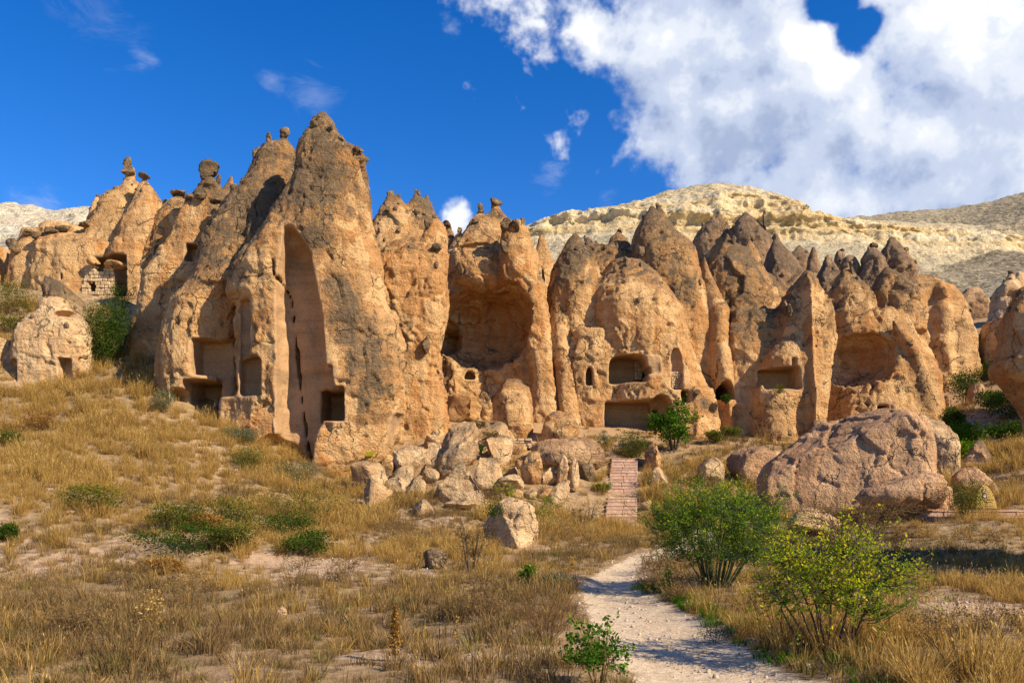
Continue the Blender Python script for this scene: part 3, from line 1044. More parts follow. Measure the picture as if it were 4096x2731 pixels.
def stone_mesh(name, size, seed, mat, sub=4, planes=13, rough=0.06, orient=0.0, lich=0.2, flat=0.25, tilt=(0, 0), sq=1.0, taper=0.0, orange=0.3, cut=(0.38, 0.72)):
    """a broken boulder: a ball trimmed by planes, rough; size = half extents"""
    rs = np.random.RandomState(seed)
    v, f = ico(sub)
    if sq != 1.0:
        v = np.sign(v) * np.abs(v) ** sq
        v /= np.abs(v).max(0)
    for _ in range(planes):
        n = rs.normal(size=3); n[2] *= 0.7; n /= np.linalg.norm(n)
        d = rs.uniform(*cut)
        s = v @ n - d
        m = s > 0
        v[m] -= n * (s[m] * rs.uniform(0.8, 1.0))[:, None]
    v -= (v.max(0) + v.min(0)) / 2
    v /= v.max(0)
    if taper:
        v[:, :2] *= (1 - taper * (v[:, 2:3] * 0.5 + 0.5))
    v = v * np.array(size)
    if tilt != (0, 0) or orient:
        Mx = np.array(Euler((tilt[0], tilt[1], orient)).to_matrix())
        v = v @ Mx.T
    g = float(np.mean(size))
    n = vnormals(v, f)
    so = seed * 5.31
    p = v / g
    f1, e1, c1 = facets(p[:, 0] + so, p[:, 1], p[:, 2], 0.62)
    f2, e2, c2 = facets(p[:, 0] + so, p[:, 1] + 3, p[:, 2], 0.27)
    a = rough * g * (1.1 * np.clip(f1, -1, 1) + 0.55 * np.clip(f2, -1, 1) - 0.5 * (1 - sstep(e1, 0, .08)) + 0.55 * fbm(p[:, 0] * 1.3 + so, p[:, 1] * 1.3, p[:, 2] * 1.3, 4, 0.55) + 0.45 * fbm(p[:, 0] * 2.5, p[:, 1] * 2.5 + so, p[:, 2] * 2.5, 3, 0.5, ridge=True))
    v = v + n * a[:, None]
    me = mesh_np(name, v, f, mat, False)
    n = vnormals(v, f)
    l = lich + flat * sstep(n[:, 2], 0.2, 0.8) + 0.35 * fbm(p[:, 0] * .9 + so, p[:, 1] * .9, p[:, 2] * .9, 2)
    o = orange * (0.6 + 0.8 * vnoise(p[:, 0] * .8 + so, p[:, 1] * .8, p[:, 2] * .8))
    vcol(me, 'rk', np.clip(np.stack([l, 0 * l, o, .5 + .6 * (c1 - .5) + .4 * (c2 - .5)], 1), 0, 1))
    return me


ROOTS = {}


def formation(name, label, cat, lofts, cuts=(), mat=None, Y=45, lv=1000, lich=0.55, orange=0.5, caps=(), patches=(), group=None, flat=0.3, key=None, knobs=12, **kw):
    mat = mat or TUFF
    v, q, carved, cell = solid(lofts, cuts, **kw)
    rk = rock_attr(v, q, carved, CZ + (V0 - lv) / F * Y, lich, orange, patches, flat, cell)
    b = lofts[0].box()
    base = np.array(((v[:, 0].min() + v[:, 0].max()) / 2, (v[:, 1].min() + v[:, 1].max()) / 2, v[:, 2].min()))
    root = empty(name, base)
    me = mesh_np('rock_body', v - base, q, mat, False)
    vcol(me, 'rk', rk)
    obj('rock_body', me, root)
    for i, (c, x, y, w, hh, yy) in enumerate(caps):
        P = W(*S(c, x, y), yy)
        sw = w / 2 / CROPS[c][2] / F * yy; sh = hh / 2 / CROPS[c][2] / F * yy
        near = v[np.argmin(((v - P) ** 2).sum(1))]
        gap = np.linalg.norm(near - P)
        if gap > 0.75 * sh:                     # seat the stone on its neck
            P = near + (P - near) / gap * 0.4 * sh
        m = stone_mesh('cap_stone', (sw, sw * 0.9, sh * (1.5 if sw < .3 else 1.1)), 100 + i * 7 + int(x), CAPM, 3, 11, 0.16, lich=0.45, sq=.8, cut=(.4, .75))
        obj('cap_stone', m, root, P - base)
    rs = np.random.RandomState(len(label) * 7 + kw.get('seed', 0))
    nn = vnormals(v, q)
    zl = CZ + (V0 - lv) / F * Y
    ok = np.where((v[:, 2] > zl - 3.0) & (nn[:, 2] > -0.1) & (nn[:, 1] < 0.3) & (carved < .1))[0]
    if knobs and len(ok) > 50:                   # hard nodules left standing on the weathered flanks
        sv, sf = ico(1)
        V, Fc, off = [], [], 0
        for j in rs.choice(ok, min(knobs, len(ok)), replace=False):
            r_ = rs.uniform(.06, .15) * Y / 50
            w_ = sv * np.array((r_, r_, r_ * rs.uniform(.8, 1.9))) * (1 + .25 * rs.uniform(-1, 1, (len(sv), 1)))
            V.append(w_ + v[j] + nn[j] * r_ * .1 - base); Fc.append(sf + off); off += len(sv)
        m = mesh_np('nodules', np.concatenate(V), np.concatenate(Fc), CAPM)
        vcol(m, 'rk', np.tile((.35, 0, .3, .3), (off, 1)))
        tag(obj('nodules', m, root), kind='stuff')
    tag(root, label, cat, group)
    ROOTS[key or name] = (root, base)
    return root


def J(*a):
    o = []
    for x in a: o += x
    return o


UNDER = 2300      # rows are carried below the ground

# the tallest pinnacle -------------------------------------------------------
formation('rock_pinnacle', 'tallest orange rock pinnacle with hewn square chambers and a yellow sign at its foot', 'rock pinnacle', [
    Loft(J(R(2, [(100, 1140, 1190), (150, 1062, 1245), (235, 1045, 1270), (330, 985, 1360), (376, 968, 1440), (392, 965, 1478), (500, 945, 1490), (650, 900, 1500),
                 (800, 820, 1512), (960, 715, 1535), (1100, 620, 1565), (1300, 485, 1605), (1500, 410, 1645)]),
           R(3, [(200, 790, 1850), (300, 785, 1885), (500, 785, 1922), (700, 785, 1942), (850, 780, 1935), (1000, 760, 1890), (1150, 690, 1840), (1250, 680, 1812), (1310, 680, 1765), (1360, 680, 1690), (1420, 680, 1600), (1700, 680, 1580)])),
         41.6, hd=[1.0, 1.6, 2.2, 2.6, 2.8, 2.8, 2.8, 2.7, 2.6, 2.2], p=2.8),
    Loft(J(R(2, [(235, 835, 888), (300, 825, 902), (345, 690, 915), (450, 620, 945), (600, 545, 975), (800, 400, 980), (1050, 280, 960), (1300, 160, 950), (1500, 55, 950)]),
           R(3, [(200, 370, 880), (400, 310, 880), (600, 270, 880), (800, 255, 880), (1000, 290, 880), (1500, 290, 900)])), 45.4, hd=[.3, .5, .9, 1.4, 2.0, 2.8, 3.5, 4.0, 4.3, 4.5, 4.6, 4.6, 4.6, 4.6, 4.6], p=2.3, deep=True),
    Loft(J(R(2, [(1150, 330, 560), (1300, 200, 700), (1450, 120, 800)]), R(3, [(120, 420, 830), (250, 400, 830), (380, 420, 820), (440, 450, 800)])), 43.0, hd=[1.2, 2.2, 2.5, 2.3], p=2.4),
    Loft(R(2, [(272, 722, 755), (330, 712, 760), (420, 680, 800)]), 45.2, kd=1),
    Loft(R(2, [(448, 508, 540), (500, 500, 550), (560, 490, 600)]), 45.4, kd=1),
], cuts=[
    Room(3, 452, 432, 728, 690, 36, 42.4, r=0.12, Y=40.6), Room(3, 598, 640, 705, 1010, 36, 42.2, r=0.1, Y=40.6), Room(3, 400, 722, 604, 1010, 36, 44.0, r=0.12, Y=40.8), Room(3, 310, 790, 470, 1010, 36, 41.8, r=.2, Y=40.8),
    Room(3, 797, 570, 982, 850, 36, 40.6, r=0.22, Y=39.8, arch=.12), Room(3, 702, 610, 785, 862, 36, 41.2, r=0.15, Y=40), Room(3, 800, 175, 888, 600, 36, 40.0, r=.1, Y=39.6),
    Room(3, 1352, 800, 1562, 1030, 36, 42.6, r=0.06, Y=40.0), Room(3, 1415, 640, 1475, 790, 36, 40.0, r=.05, Y=39.6),
    Loft(J(R(2, [(955, 862, 890), (1050, 860, 985), (1200, 856, 1078), (1400, 835, 1112), (1560, 815, 1142)]),
           R(3, [(300, 1075, 1392), (500, 1076, 1412), (700, 1074, 1432), (900, 1066, 1440), (1030, 1060, 1400), (1120, 1070, 1345), (1300, 1120, 1330), (1600, 1150, 1330)])), 37.6, hd=[2.6, 3.0], p=5, deep=True, yref=39.4),
    Hollow(3, 1060, 1280, 170, 150, 39.4, 2.2),
    Room(3, 1838, 955, 1935, 1230, 36, 42.0, r=0.4, Y=40.2, arch=.7),
    Crack(3, [(1120, -120), (1120, 60), (1190, 200), (1222, 560), (1232, 700), (1258, 920), (1300, 1290)], 41.0, 0.036, 1.0),
    Room(3, 1380, 790, 1420, 812, 36, 41, r=.05, Y=40),
], posts=[Loft(R(3, [(852, 680, 960), (900, 660, 905), (1150, 660, 900), (1400, 655, 900)]), 40.9, hd=[1.3, 1.4], p=5),
         Loft(R(3, [(1015, 1500, 1560), (1060, 1500, 1560), (1300, 1520, 1570)]), 40.2, hd=[.9, .9], p=3)],
    Y=40.6, lv=980, lich=0.46, orange=0.62, h=0.09, k=0.2, warp=0.24, flute=0.16, seed=1, caps=[
        (2, 612, 420, 78, 84, 45.3), (2, 860, 262, 78, 62, 45.2), (2, 738, 290, 40, 46, 45.2), (2, 1082, 165, 62, 40, 40.6), (2, 1212, 132, 34, 34, 40.2), (2, 1325, 275, 42, 28, 40.4), (2, 1432, 378, 36, 26, 40.4), (2, 1468, 385, 30, 26, 40.5)],
    patches=[(2, 1200, 820, 260, .30, 40, 'l'), (3, 1540, 150, 170, .7, 40, 'l'), (3, 1600, 400, 170, .7, 40, 'l'), (3, 1740, 620, 170, .68, 40, 'l'), (3, 1700, 880, 150, .6, 40, 'l'), (2, 600, 950, 240, .4, 43, 'l'), (2, 330, 1300, 170, .4, 43, 'l'),
             (2, 1130, 1150, 130, .65, 40, 'l'), (3, 1650, 1080, 90, .35, 40, 'l'), (3, 950, 350, 200, .6, 40, 'o'), (3, 940, 750, 150, .5, 40, 'o'), (2, 1250, 450, 200, .4, 40, 'o'), (3, 1200, 500, 200, -.5, 41, 'o'), (3, 1650, 1260, 100, .2, 40, 'o')])

# fin left of it -------------------------------------------------------------
formation('rock_fin', 'orange rock fin topped by mushroom cap stones left of the tallest pinnacle', 'rock pinnacle', [
    Loft(J(R(1, [(330, 1140, 1240), (380, 1090, 1265), (430, 1052, 1290), (550, 1010, 1300), (700, 920, 1310), (850, 832, 1280), (1000, 775, 1230), (1150, 735, 1180), (1300, 735, 1150), (1400, 722, 1150), (1600, 722, 1150)])), 48.5, kd=0.62, hmax=3.4, p=2.3),
    Loft(R(1, [(275, 1150, 1200), (300, 1148, 1225), (340, 1140, 1240)]), 48.3, kd=1),
    Loft(R(1, [(385, 985, 1055), (430, 940, 1075), (500, 905, 1100), (640, 850, 1100), (760, 815, 1100), (900, 790, 1100)]), 51, kd=0.8, hmax=2.6),
    Loft(R(1, [(270, 1308, 1318), (320, 1275, 1330), (380, 1240, 1350), (460, 1235, 1400), (700, 1230, 1420)]), 57, kd=0.9),
], cuts=[Room(1, 980, 893, 1034, 966, 43, 48, r=.06, Y=46.2), Room(1, 780, 985, 800, 1040, 44, 50, r=.05, Y=48), Room(1, 1028, 655, 1098, 760, 43, 48.4, r=.1, Y=46.6), Room(1, 845, 655, 925, 745, 45, 51.5, r=.3, Y=49)],
    Y=47, lv=820, lich=0.42, orange=0.85, h=0.1, seed=2, warp=.3,
    caps=[(1, 1197, 268, 118, 92, 48.3), (1, 1020, 374, 92, 42, 51), (1, 1248, 320, 24, 50, 48.3), (1, 1085, 408, 46, 26, 48), (1, 1140, 405, 70, 30, 47.6), (1, 1240, 418, 60, 30, 47.6), (1, 912, 412, 48, 40, 52)],
    patches=[(1, 1130, 500, 110, .5, 47, 'o'), (1, 920, 880, 130, .3, 47, 'o'), (1, 800, 1150, 100, .3, 47, 'l'), (1, 930, 1200, 140, .25, 47, 'l')])

# twin cones at the far left, with the walled cave ------------------------------
formation('rock_cones', 'pair of tan rock cones with knobs above a cave walled with stone blocks', 'rock pinnacle', [
    Loft(R(1, [(195, 712, 740), (225, 706, 752), (245, 702, 768), (285, 700, 766), (300, 698, 762), (330, 680, 800), (400, 595, 820), (470, 545, 840), (540, 495, 860), (640, 460, 860), (760, 440, 860), (1000, 430, 860)]), 60.5, kd=0.75, hmax=4),
    Loft(R(1, [(405, 552, 572), (440, 530, 600), (540, 498, 640)]), 61, kd=.8),
    Loft(R(1, [(285, 800, 848), (312, 806, 842), (345, 782, 860), (400, 760, 888), (430, 745, 905), (600, 665, 940), (700, 620, 940), (800, 570, 930), (1000, 560, 930)]), 58.6, kd=0.8, hmax=3.6),
    Loft(R(1, [(585, 250, 540), (640, 235, 620), (700, 225, 800), (800, 205, 800), (900, 190, 790), (960, 180, 790), (1150, 180, 790)]), 61.5, hd=[3.4, 3.8, 4.0, 4.2], p=2.8),
    Loft(R(1, [(590, 125, 225), (700, 82, 250), (800, 45, 245), (920, 12, 210), (1150, 0, 200)]), 59.5, kd=.7),
    Loft(R(1, [(690, -300, 30), (800, -320, 60), (1000, -340, 40), (1200, -340, 40)]), 61, hd=[3, 3.2], p=2.6),
], cuts=[Room(1, 488, 735, 748, 990, 52, 59.6, r=.25, Y=57.4, arch=.25), Room(1, 352, 845, 366, 890, 54, 60, r=.05, Y=57.6), Room(1, 664, 872, 742, 1000, 52, 62.5, r=.1, Y=58), Room(1, 28, 884, 165, 900, 54, 58.2, r=.05, Y=57.6)],
    Y=59, lv=640, lich=0.2, orange=0.42, h=0.12, seed=3, warp=.25, flute=.3, fscale=.9, disp=.8,
    k=.15, caps=[(1, 735, 262, 72, 48, 60.3), (1, 727, 218, 44, 46, 60.3), (1, 824, 292, 60, 32, 58.4), (1, 562, 410, 26, 18, 61), (1, 150, 600, 56, 34, 58.5), (1, 195, 612, 60, 40, 58.2), (1, 290, 590, 90, 34, 58.4), (1, 360, 572, 90, 30, 58.5), (1, 455, 556, 70, 30, 58.4), (1, 20, 660, 80, 80, 58)],
    patches=[(1, 780, 560, 110, .25, 59, 'l'), (1, 600, 720, 60, .5, 59, 'o')])

# hewn boulder house -----------------------------------------------------------
formation('carved_boulder', 'pale hewn boulder dwelling with a doorway and a slot window on the left slope', 'rock dwelling', [
    Loft(R(9, [(628, 410, 560), (660, 372, 600), (740, 335, 632), (800, 310, 650)]), 46.2, kd=.8),
    Loft(R(9, [(790, 300, 700), (850, 240, 760), (930, 180, 805), (1000, 155, 815), (1100, 130, 812), (1250, 125, 808), (1350, 120, 790), (1450, 110, 760), (1800, 100, 760)]), 46.4, kd=.7, p=2.8),
    Loft(R(9, [(1040, -200, 180), (1150, -230, 170), (1400, -230, 150), (1800, -230, 150)]), 47.2, hd=[1.6, 1.8, 1.8], p=3),
    Loft(R(9, [(1285, 620, 720), (1330, 590, 750), (1400, 580, 760), (1500, 560, 760)]), 44.2, kd=.7),
], cuts=[Room(9, 445, 1165, 558, 1400, 41, 45.9, r=.08, Y=44.2), Room(9, 447, 738, 640, 800, 42, 46.4, r=.1, Y=45, arch=.22), Room(9, 40, 1340, 110, 1440, 42, 47, r=.15, Y=45, arch=.2), Room(9, 30, 1190, 158, 1440, 42, 45.9, r=.2, Y=45)],
    mat=TUFF_P, Y=44.6, lv=1150, lich=.1, orange=.45, h=.07, k=.3, warp=.2, flute=.1, seed=4, flat=.12)
formation('weathered_slab', 'dark lichen covered curved rock slab behind the hewn boulder dwelling', 'rock', [
    Loft(R(9, [(450, 385, 425), (500, 385, 530), (540, 380, 585), (600, 395, 640), (680, 430, 690), (740, 560, 740), (790, 620, 790), (860, 640, 800)]), 48.2, hd=[.4, .7, .9, 1.0, .8], p=2.6)],
    mat=CAPM, Y=48, lv=1200, lich=.5, orange=.3, h=.08, k=.2, warp=.25, flute=.15, seed=5)

# cliff right of the pinnacle -----------------------------------------------------
formation('rock_buttress', 'orange rock buttress with a blocky overhanging head just right of the tallest pinnacle', 'rock cliff', [
    Loft(R(4, [(222, 292, 352), (250, 275, 372), (290, 268, 382), (350, 248, 390), (400, 225, 385), (440, 210, 382), (520, 190, 385), (640, 190, 388)]), 46.2, kd=1.1, p=2.8),
    Loft(R(4, [(350, 95, 260), (420, 40, 386), (500, 0, 385), (640, 0, 386), (690, 10, 384), (800, 20, 364), (930, 40, 345), (1050, 60, 340), (1150, 60, 358), (1300, 60, 382), (1420, 60, 385), (1900, 60, 390)]), 46.8, hd=[1.4, 2.4, 2.6, 2.6], p=3.6),
    Loft(R(4, [(1040, 285, 330), (1150, 290, 362), (1300, 280, 385), (1420, 270, 380), (1900, 270, 380)]), 45.6, kd=1.2),
], cuts=[Room(4, 128, 868, 154, 960, 42, 45.1, r=.1, Y=44.4), Plane(4, 250, 700, 44.75, (.12, -1, .04))],
    Y=45, lv=900, lich=.22, orange=.55, h=.09, seed=6, warp=.2, flute=.15, k=.15,
    caps=[(4, 290, 258, 46, 54, 45.6), (4, 342, 218, 26, 18, 46), (4, 322, 222, 22, 18, 46), (4, 352, 390, 62, 40, 44.9), (4, 312, 905, 42, 60, 44.3)],
    patches=[(4, 160, 560, 120, .6, 45, 'o'), (4, 150, 900, 60, .7, 45, 'o'), (4, 250, 700, 120, -.4, 45, 'o')])
formation('rock_cones', 'two dark pitted cones peeping over the buttress right of the tallest pinnacle', 'rock pinnacle', [
    Loft(R(4, [(92, 70, 104), (130, 52, 160), (200, 10, 190), (300, -25, 215), (420, -60, 240), (800, -80, 260)]), 54, kd=.9, hmax=3.5),
    Loft(R(4, [(85, 214, 248), (120, 203, 258), (160, 185, 285), (220, 160, 310), (300, 120, 345), (420, 70, 400), (800, 60, 420)]), 54.5, kd=.9, hmax=3.5),
    Loft(R(4, [(115, 272, 292), (150, 268, 306), (200, 250, 320)]), 54.5, kd=.9),
    Loft(R(4, [(250, 368, 405), (300, 380, 430), (360, 370, 450), (600, 360, 460)]), 55, kd=.9),
    Loft(R(4, [(300, 455, 470), (330, 430, 480), (400, 400, 500)]), 54, kd=.9),
], Y=54, lv=1000, lich=.45, orange=.3, h=.1, seed=7, warp=.2, flute=.15,
    caps=[(4, 84, 98, 34, 20, 54), (4, 150, 98, 14, 22, 54), (4, 126, 104, 14, 14, 54), (4, 222, 92, 16, 18, 54.4), (4, 243, 92, 18, 18, 54.4), (4, 285, 122, 18, 18, 54.5), (4, 305, 158, 14, 14, 54.5), (4, 385, 255, 44, 24, 54.6), (4, 462, 303, 26, 20, 54),
          (4, 72, 188, 26, 22, 53), (4, 112, 175, 22, 18, 53), (4, 225, 178, 22, 26, 53.2), (4, 130, 300, 22, 20, 52.6)])

# alcove mass -------------------------------------------------------------------
formation('rock_alcove', 'broad rock mass with a huge shaded hollow and knobbed peaks above it', 'rock cliff', [
    Loft(R(4, [(128, 636, 694), (160, 634, 694), (182, 640, 698), (225, 605, 730), (290, 570, 790), (400, 520, 820)]), 54, kd=.9, hmax=3),
    Loft(R(4, [(175, 562, 592), (215, 545, 600), (240, 520, 640), (300, 480, 700), (400, 400, 760)]), 53.5, kd=.9, hmax=3),
    Loft(R(4, [(255, 690, 822), (330, 690, 850), (420, 690, 890), (560, 705, 915), (720, 730, 945), (900, 830, 962), (1100, 860, 985), (1300, 850, 1005), (1420, 850, 1010), (1900, 840, 1010)]), 50.2, hd=[1.3, 2.4, 2.6, 2.6], p=2.6),
    Loft(R(4, [(375, 470, 840), (430, 395, 885), (500, 375, 915), (700, 368, 940), (900, 350, 950), (1100, 330, 970), (1400, 300, 980), (1900, 300, 980)]), 54.5, hd=[1.4, 3.6, 5.0, 5.4, 5.6], p=3.0),
    Loft(R(4, [(980, 300, 900), (1080, 300, 960), (1200, 300, 980), (1400, 300, 990), (1900, 300, 990)]), 53.8, hd=[2.6, 3.0, 3.2], p=3),
    Loft(R(4, [(470, 850, 1000), (600, 850, 1020), (900, 860, 1040), (1900, 860, 1050)]), 56, hd=[1.0, 2.4, 3.0], p=2.4),
    Loft(R(4, [(318, 905, 922), (345, 885, 940), (420, 878, 965), (500, 870, 975), (900, 880, 985)]), 57, kd=.8),
], cuts=[Hollow(4, 600, 790, 262, 240, 49.2, 4.6, p=2.5), Hollow(4, 600, 1080, 255, 230, 48.6, 2.6, p=2.3), Hollow(4, 400, 850, 92, 110, 51.5, 4.0), Hollow(4, 655, 560, 52, 140, 48.6, 1.9),
         Room(4, 483, 1062, 546, 1110, 46, 52.2, r=.2, arch=.35, Y=50.8), Room(4, 632, 1198, 655, 1240, 46, 53.2, r=.05, Y=50.8), Room(4, 350, 1100, 368, 1165, 46, 52.5, r=.1, Y=50.6), Room(4, 603, 1210, 615, 1226, 46, 52, r=.05, Y=50.8),
         Room(4, 870, 1000, 908, 1030, 45, 48.8, r=.15, Y=47.8)],
    posts=[Loft(R(4, [(400, 400, 720), (480, 400, 730), (560, 430, 730), (610, 500, 710), (640, 560, 690)]), 51.6, hd=[1.2, 1.8, 1.8, 1.2], p=2.2)],
    Y=50, lv=830, lich=.34, orange=.62, h=.1, seed=8, warp=.3, flute=.25,
    caps=[(4, 664, 148, 66, 46, 53.8), (4, 577, 182, 34, 36, 53.4), (4, 715, 280, 52, 60, 49.4), (4, 765, 275, 44, 40, 49.2), (4, 806, 268, 34, 50, 49.6), (4, 548, 258, 40, 26, 52.6), (4, 690, 378, 36, 50, 49)],
    patches=[(4, 780, 600, 110, .5, 50, 'o'), (4, 600, 780, 200, .35, 52, 'o'), (4, 850, 850, 100, .4, 50, 'o'), (4, 860, 620, 60, .3, 50, 'l'), (4, 800, 1060, 60, .35, 50, 'l')])

# two-storeyed dwelling ---------------------------------------------------------
formation('rock_dwelling', 'domed rock with two storeys of hewn rooms above the green tree', 'rock dwelling', [
    Loft(R(5, [(308, 264, 284), (350, 225, 320), (440, 182, 370), (500, 150, 400), (600, 122, 440), (800, 128, 440), (1000, 160, 440), (1200, 180, 440), (1350, 240, 470), (1440, 270, 470), (1900, 270, 470)]), 52.2, hd=[.5, 1.2, 1.8, 2.4, 3.2, 4.2, 4.7, 4.9], p=2.4),
    Loft(R(5, [(400, 330, 600), (470, 270, 660), (600, 220, 700), (1000, 220, 700), (1900, 220, 700)]), 55.5, hd=[1.0, 2.4, 3.2], p=2.4),
    Loft(R(5, [(540, 150, 170), (660, 130, 220), (900, 125, 260), (1200, 150, 290), (1450, 190, 330), (1900, 190, 330)]), 51.2, hd=[.3, 1.2, 2.2, 2.8], p=2.2, deep=True),
    Loft(R(5, [(430, 965, 985), (560, 950, 1050), (720, 950, 1100), (900, 960, 1120), (1100, 970, 1130), (1300, 1000, 1130), (1900, 1000, 1130)]), 53.2, hd=[.3, 1.4, 2.2, 2.9, 3.4, 3.6], p=2.0, deep=True),
    Loft(R(5, [(300, 480, 530), (340, 450, 560), (420, 425, 600), (520, 400, 640)]), 56, kd=.8),
    Loft(R(5, [(165, 678, 700), (200, 658, 735), (250, 632, 790), (330, 600, 868), (400, 592, 925), (500, 600, 952), (600, 620, 990), (700, 640, 1030), (850, 650, 1068), (1000, 650, 1072), (1160, 650, 1062), (1300, 650, 1090), (1450, 650, 1100), (1900, 650, 1100)]), 54.0, hd=[.3, .8, 1.5, 2.4, 3.0, 3.4, 3.8, 4.2, 4.6, 5.0, 5.2, 5.2, 5.2, 5.2], p=2.4),
    Loft(R(5, [(165, 715, 735), (200, 705, 760), (300, 690, 820)]), 55.5, kd=.9),
    Loft(R(5, [(462, 480, 640), (500, 455, 690), (560, 400, 760), (620, 352, 800), (700, 345, 850), (800, 365, 870), (900, 380, 900), (1000, 400, 940), (1150, 425, 1000), (1300, 430, 1060), (1440, 430, 1060), (1900, 430, 1060)]), 52.0, hd=[1.0, 1.8, 2.6, 3.2, 3.8, 4.2, 4.6, 4.9, 5.0], p=2.5),
    Loft(R(5, [(860, 720, 800), (920, 700, 800), (1000, 740, 810), (1100, 770, 830), (1180, 790, 850), (1300, 870, 900), (1400, 890, 920)]), 47.2, hd=[.5, .8, .8, .7, .6], p=2.2),
    Loft(R(5, [(1150, 900, 1040), (1190, 885, 1050), (1250, 895, 1068), (1320, 900, 1072), (1380, 880, 1075), (1460, 840, 1110), (1600, 800, 1120)]), 49.0, hd=[1.6, 2.2, 2.4, 2.6], p=2.4),
    Loft(R(5, [(860, 250, 480), (1000, 230, 520), (1440, 265, 520), (1900, 265, 520)]), 51.0, hd=[1.8, 3.4, 3.8], p=2.8),
], cuts=[Room(10, 298, 185, 760, 545, 43, 51.2, r=.3, Y=48.2, arch=.25), Room(10, 760, 180, 960, 440, 43, 48.5, r=.3, Y=47.6),
         Room(10, 0, 330, 85, 570, 43, 50.5, r=.25, Y=48.2, arch=.2), Room(10, 245, 770, 860, 1165, 43, 51.0, r=.18, Y=48.0), Room(10, 780, 700, 1080, 1060, 43, 50.0, r=.7, Y=48.0, arch=.5), Room(10, 860, 860, 950, 1060, 44, 52.5, r=.3, Y=48.5),
         Room(10, 1050, 110, 1200, 650, 43, 49.2, r=.3, Y=48.4, arch=.4), Room(10, 1180, 640, 1300, 820, 43, 50.0, r=.2, Y=48),
         Room(10, 1660, 515, 1905, 765, 43, 54.5, r=.5, Y=49.5, arch=.45), Room(10, 1255, 100, 1300, 540, 44, 48.5, r=.1, Y=48), Room(10, 1375, 310, 1402, 540, 44, 48.6, r=.1, Y=48), Room(10, 1420, 340, 1442, 500, 44, 48.6, r=.1, Y=48),
         Room(10, 680, 435, 722, 525, 44, 52.8, r=.03, Y=50.6), Plane(5, 600, 1100, 47.45, (0, -1, .03)), Plane(5, 900, 900, 48.4, (.55, -.83, .12))],
    Y=49, lv=1180, lich=.42, orange=.5, h=.092, seed=9, warp=.24, flute=.16, k=.22,
    caps=[(5, 485, 470, 22, 30, 50), (5, 612, 420, 36, 40, 52), (5, 724, 168, 26, 24, 55.5), (5, 560, 478, 26, 30, 50.2), (5, 545, 452, 22, 28, 50.4), (5, 640, 470, 20, 18, 50), (5, 520, 298, 30, 14, 56), (5, 1020, 1160, 36, 26, 47)],
    patches=[(5, 660, 880, 120, .5, 49, 'o'), (5, 560, 650, 120, .3, 49, 'o'), (5, 980, 1250, 70, .6, 48, 'l'), (5, 760, 980, 50, .5, 47, 'l'), (5, 520, 740, 150, -.4, 49, 'l'), (5, 230, 560, 120, .3, 51, 'l'), (5, 850, 640, 60, .3, 51, 'l')])

# row of cones between the dwellings -------------------------------------------
formation('rock_cones', 'dark brown cone ridge with a hewn square room right of the black cave mouth', 'rock pinnacle', [
    Loft(R(5, [(310, 1096, 1114), (350, 1082, 1135), (400, 1060, 1190), (500, 992, 1245), (600, 984, 1300), (700, 1035, 1360), (800, 1070, 1380), (950, 1080, 1390), (1100, 1120, 1400), (1300, 1140, 1400), (1900, 1140, 1400)]), 54.0, kd=.75, hmax=4.2),
    Loft(R(5, [(560, 1010, 1330), (640, 970, 1420), (800, 960, 1500), (1900, 960, 1500)]), 57, hd=[1.4, 3.0, 3.5], p=2.4),
    Loft(R(5, [(740, 1090, 1380), (850, 1040, 1410), (1100, 1010, 1420), (1450, 1010, 1430), (1900, 1010, 1430)]), 53.0, hd=[2.0, 3.8, 4.6, 4.8], p=2.6),
    Loft(R(5, [(355, 1210, 1230), (420, 1190, 1270), (600, 1180, 1330)]), 54, kd=.8),
    Loft(R(6, [(515, 278, 328), (560, 255, 370), (650, 205, 408), (750, 160, 438), (880, 140, 446), (1000, 60, 436), (1200, 40, 420), (1350, 40, 350), (1480, 50, 340), (1900, 50, 340)]), 51.0, hd=[.5, 1.0, 1.8, 2.4, 2.6, 3.0, 3.0, 3.0], p=2.4),
    Loft(R(6, [(520, 295, 322), (600, 280, 340), (800, 275, 330), (1000, 290, 330), (1200, 295, 345), (1450, 290, 340), (1900, 290, 340)]), 50.0, hd=[.9, 1.8, 2.3, 2.4], p=2.0, deep=True),
    Loft(R(6, [(1165, 40, 270), (1200, 35, 262), (1300, 40, 260), (1450, 40, 270), (1900, 40, 270)]), 49.7, hd=[1.2, 1.8, 2.2, 2.4], p=2.6),
    Loft(R(6, [(880, 305, 440), (960, 330, 436), (1060, 340, 425), (1200, 330, 430), (1400, 320, 400), (1900, 320, 400)]), 49.6, hd=[.6, 1.3, 1.5, 1.5], p=2.4),
], cuts=[Room(10, 1660, 515, 1905, 765, 43, 54.5, r=.5, Y=49.5, arch=.45), Room(6, 85, 1040, 276, 1168, 44, 51.0, r=.12, Y=48.6), Room(6, 250, 985, 275, 1060, 44, 49, r=.1, Y=48), Room(6, 130, 1385, 190, 1420, 44, 47.7, r=.05, Y=47), Plane(6, 200, 1200, 47.9, (.05, -1, .06))],
    Y=50, lv=1330, lich=.46, orange=.42, h=.1, seed=10, warp=.28, flute=.22,
    caps=[(6, 180, 700, 36, 50, 49.4), (5, 1145, 345, 20, 40, 53.4), (6, 205, 720, 30, 46, 49.2)],
    patches=[(6, 350, 700, 90, -.6, 50, 'l'), (6, 200, 880, 100, .25, 50, 'l'), (6, 150, 1000, 60, .4, 49, 'o')])

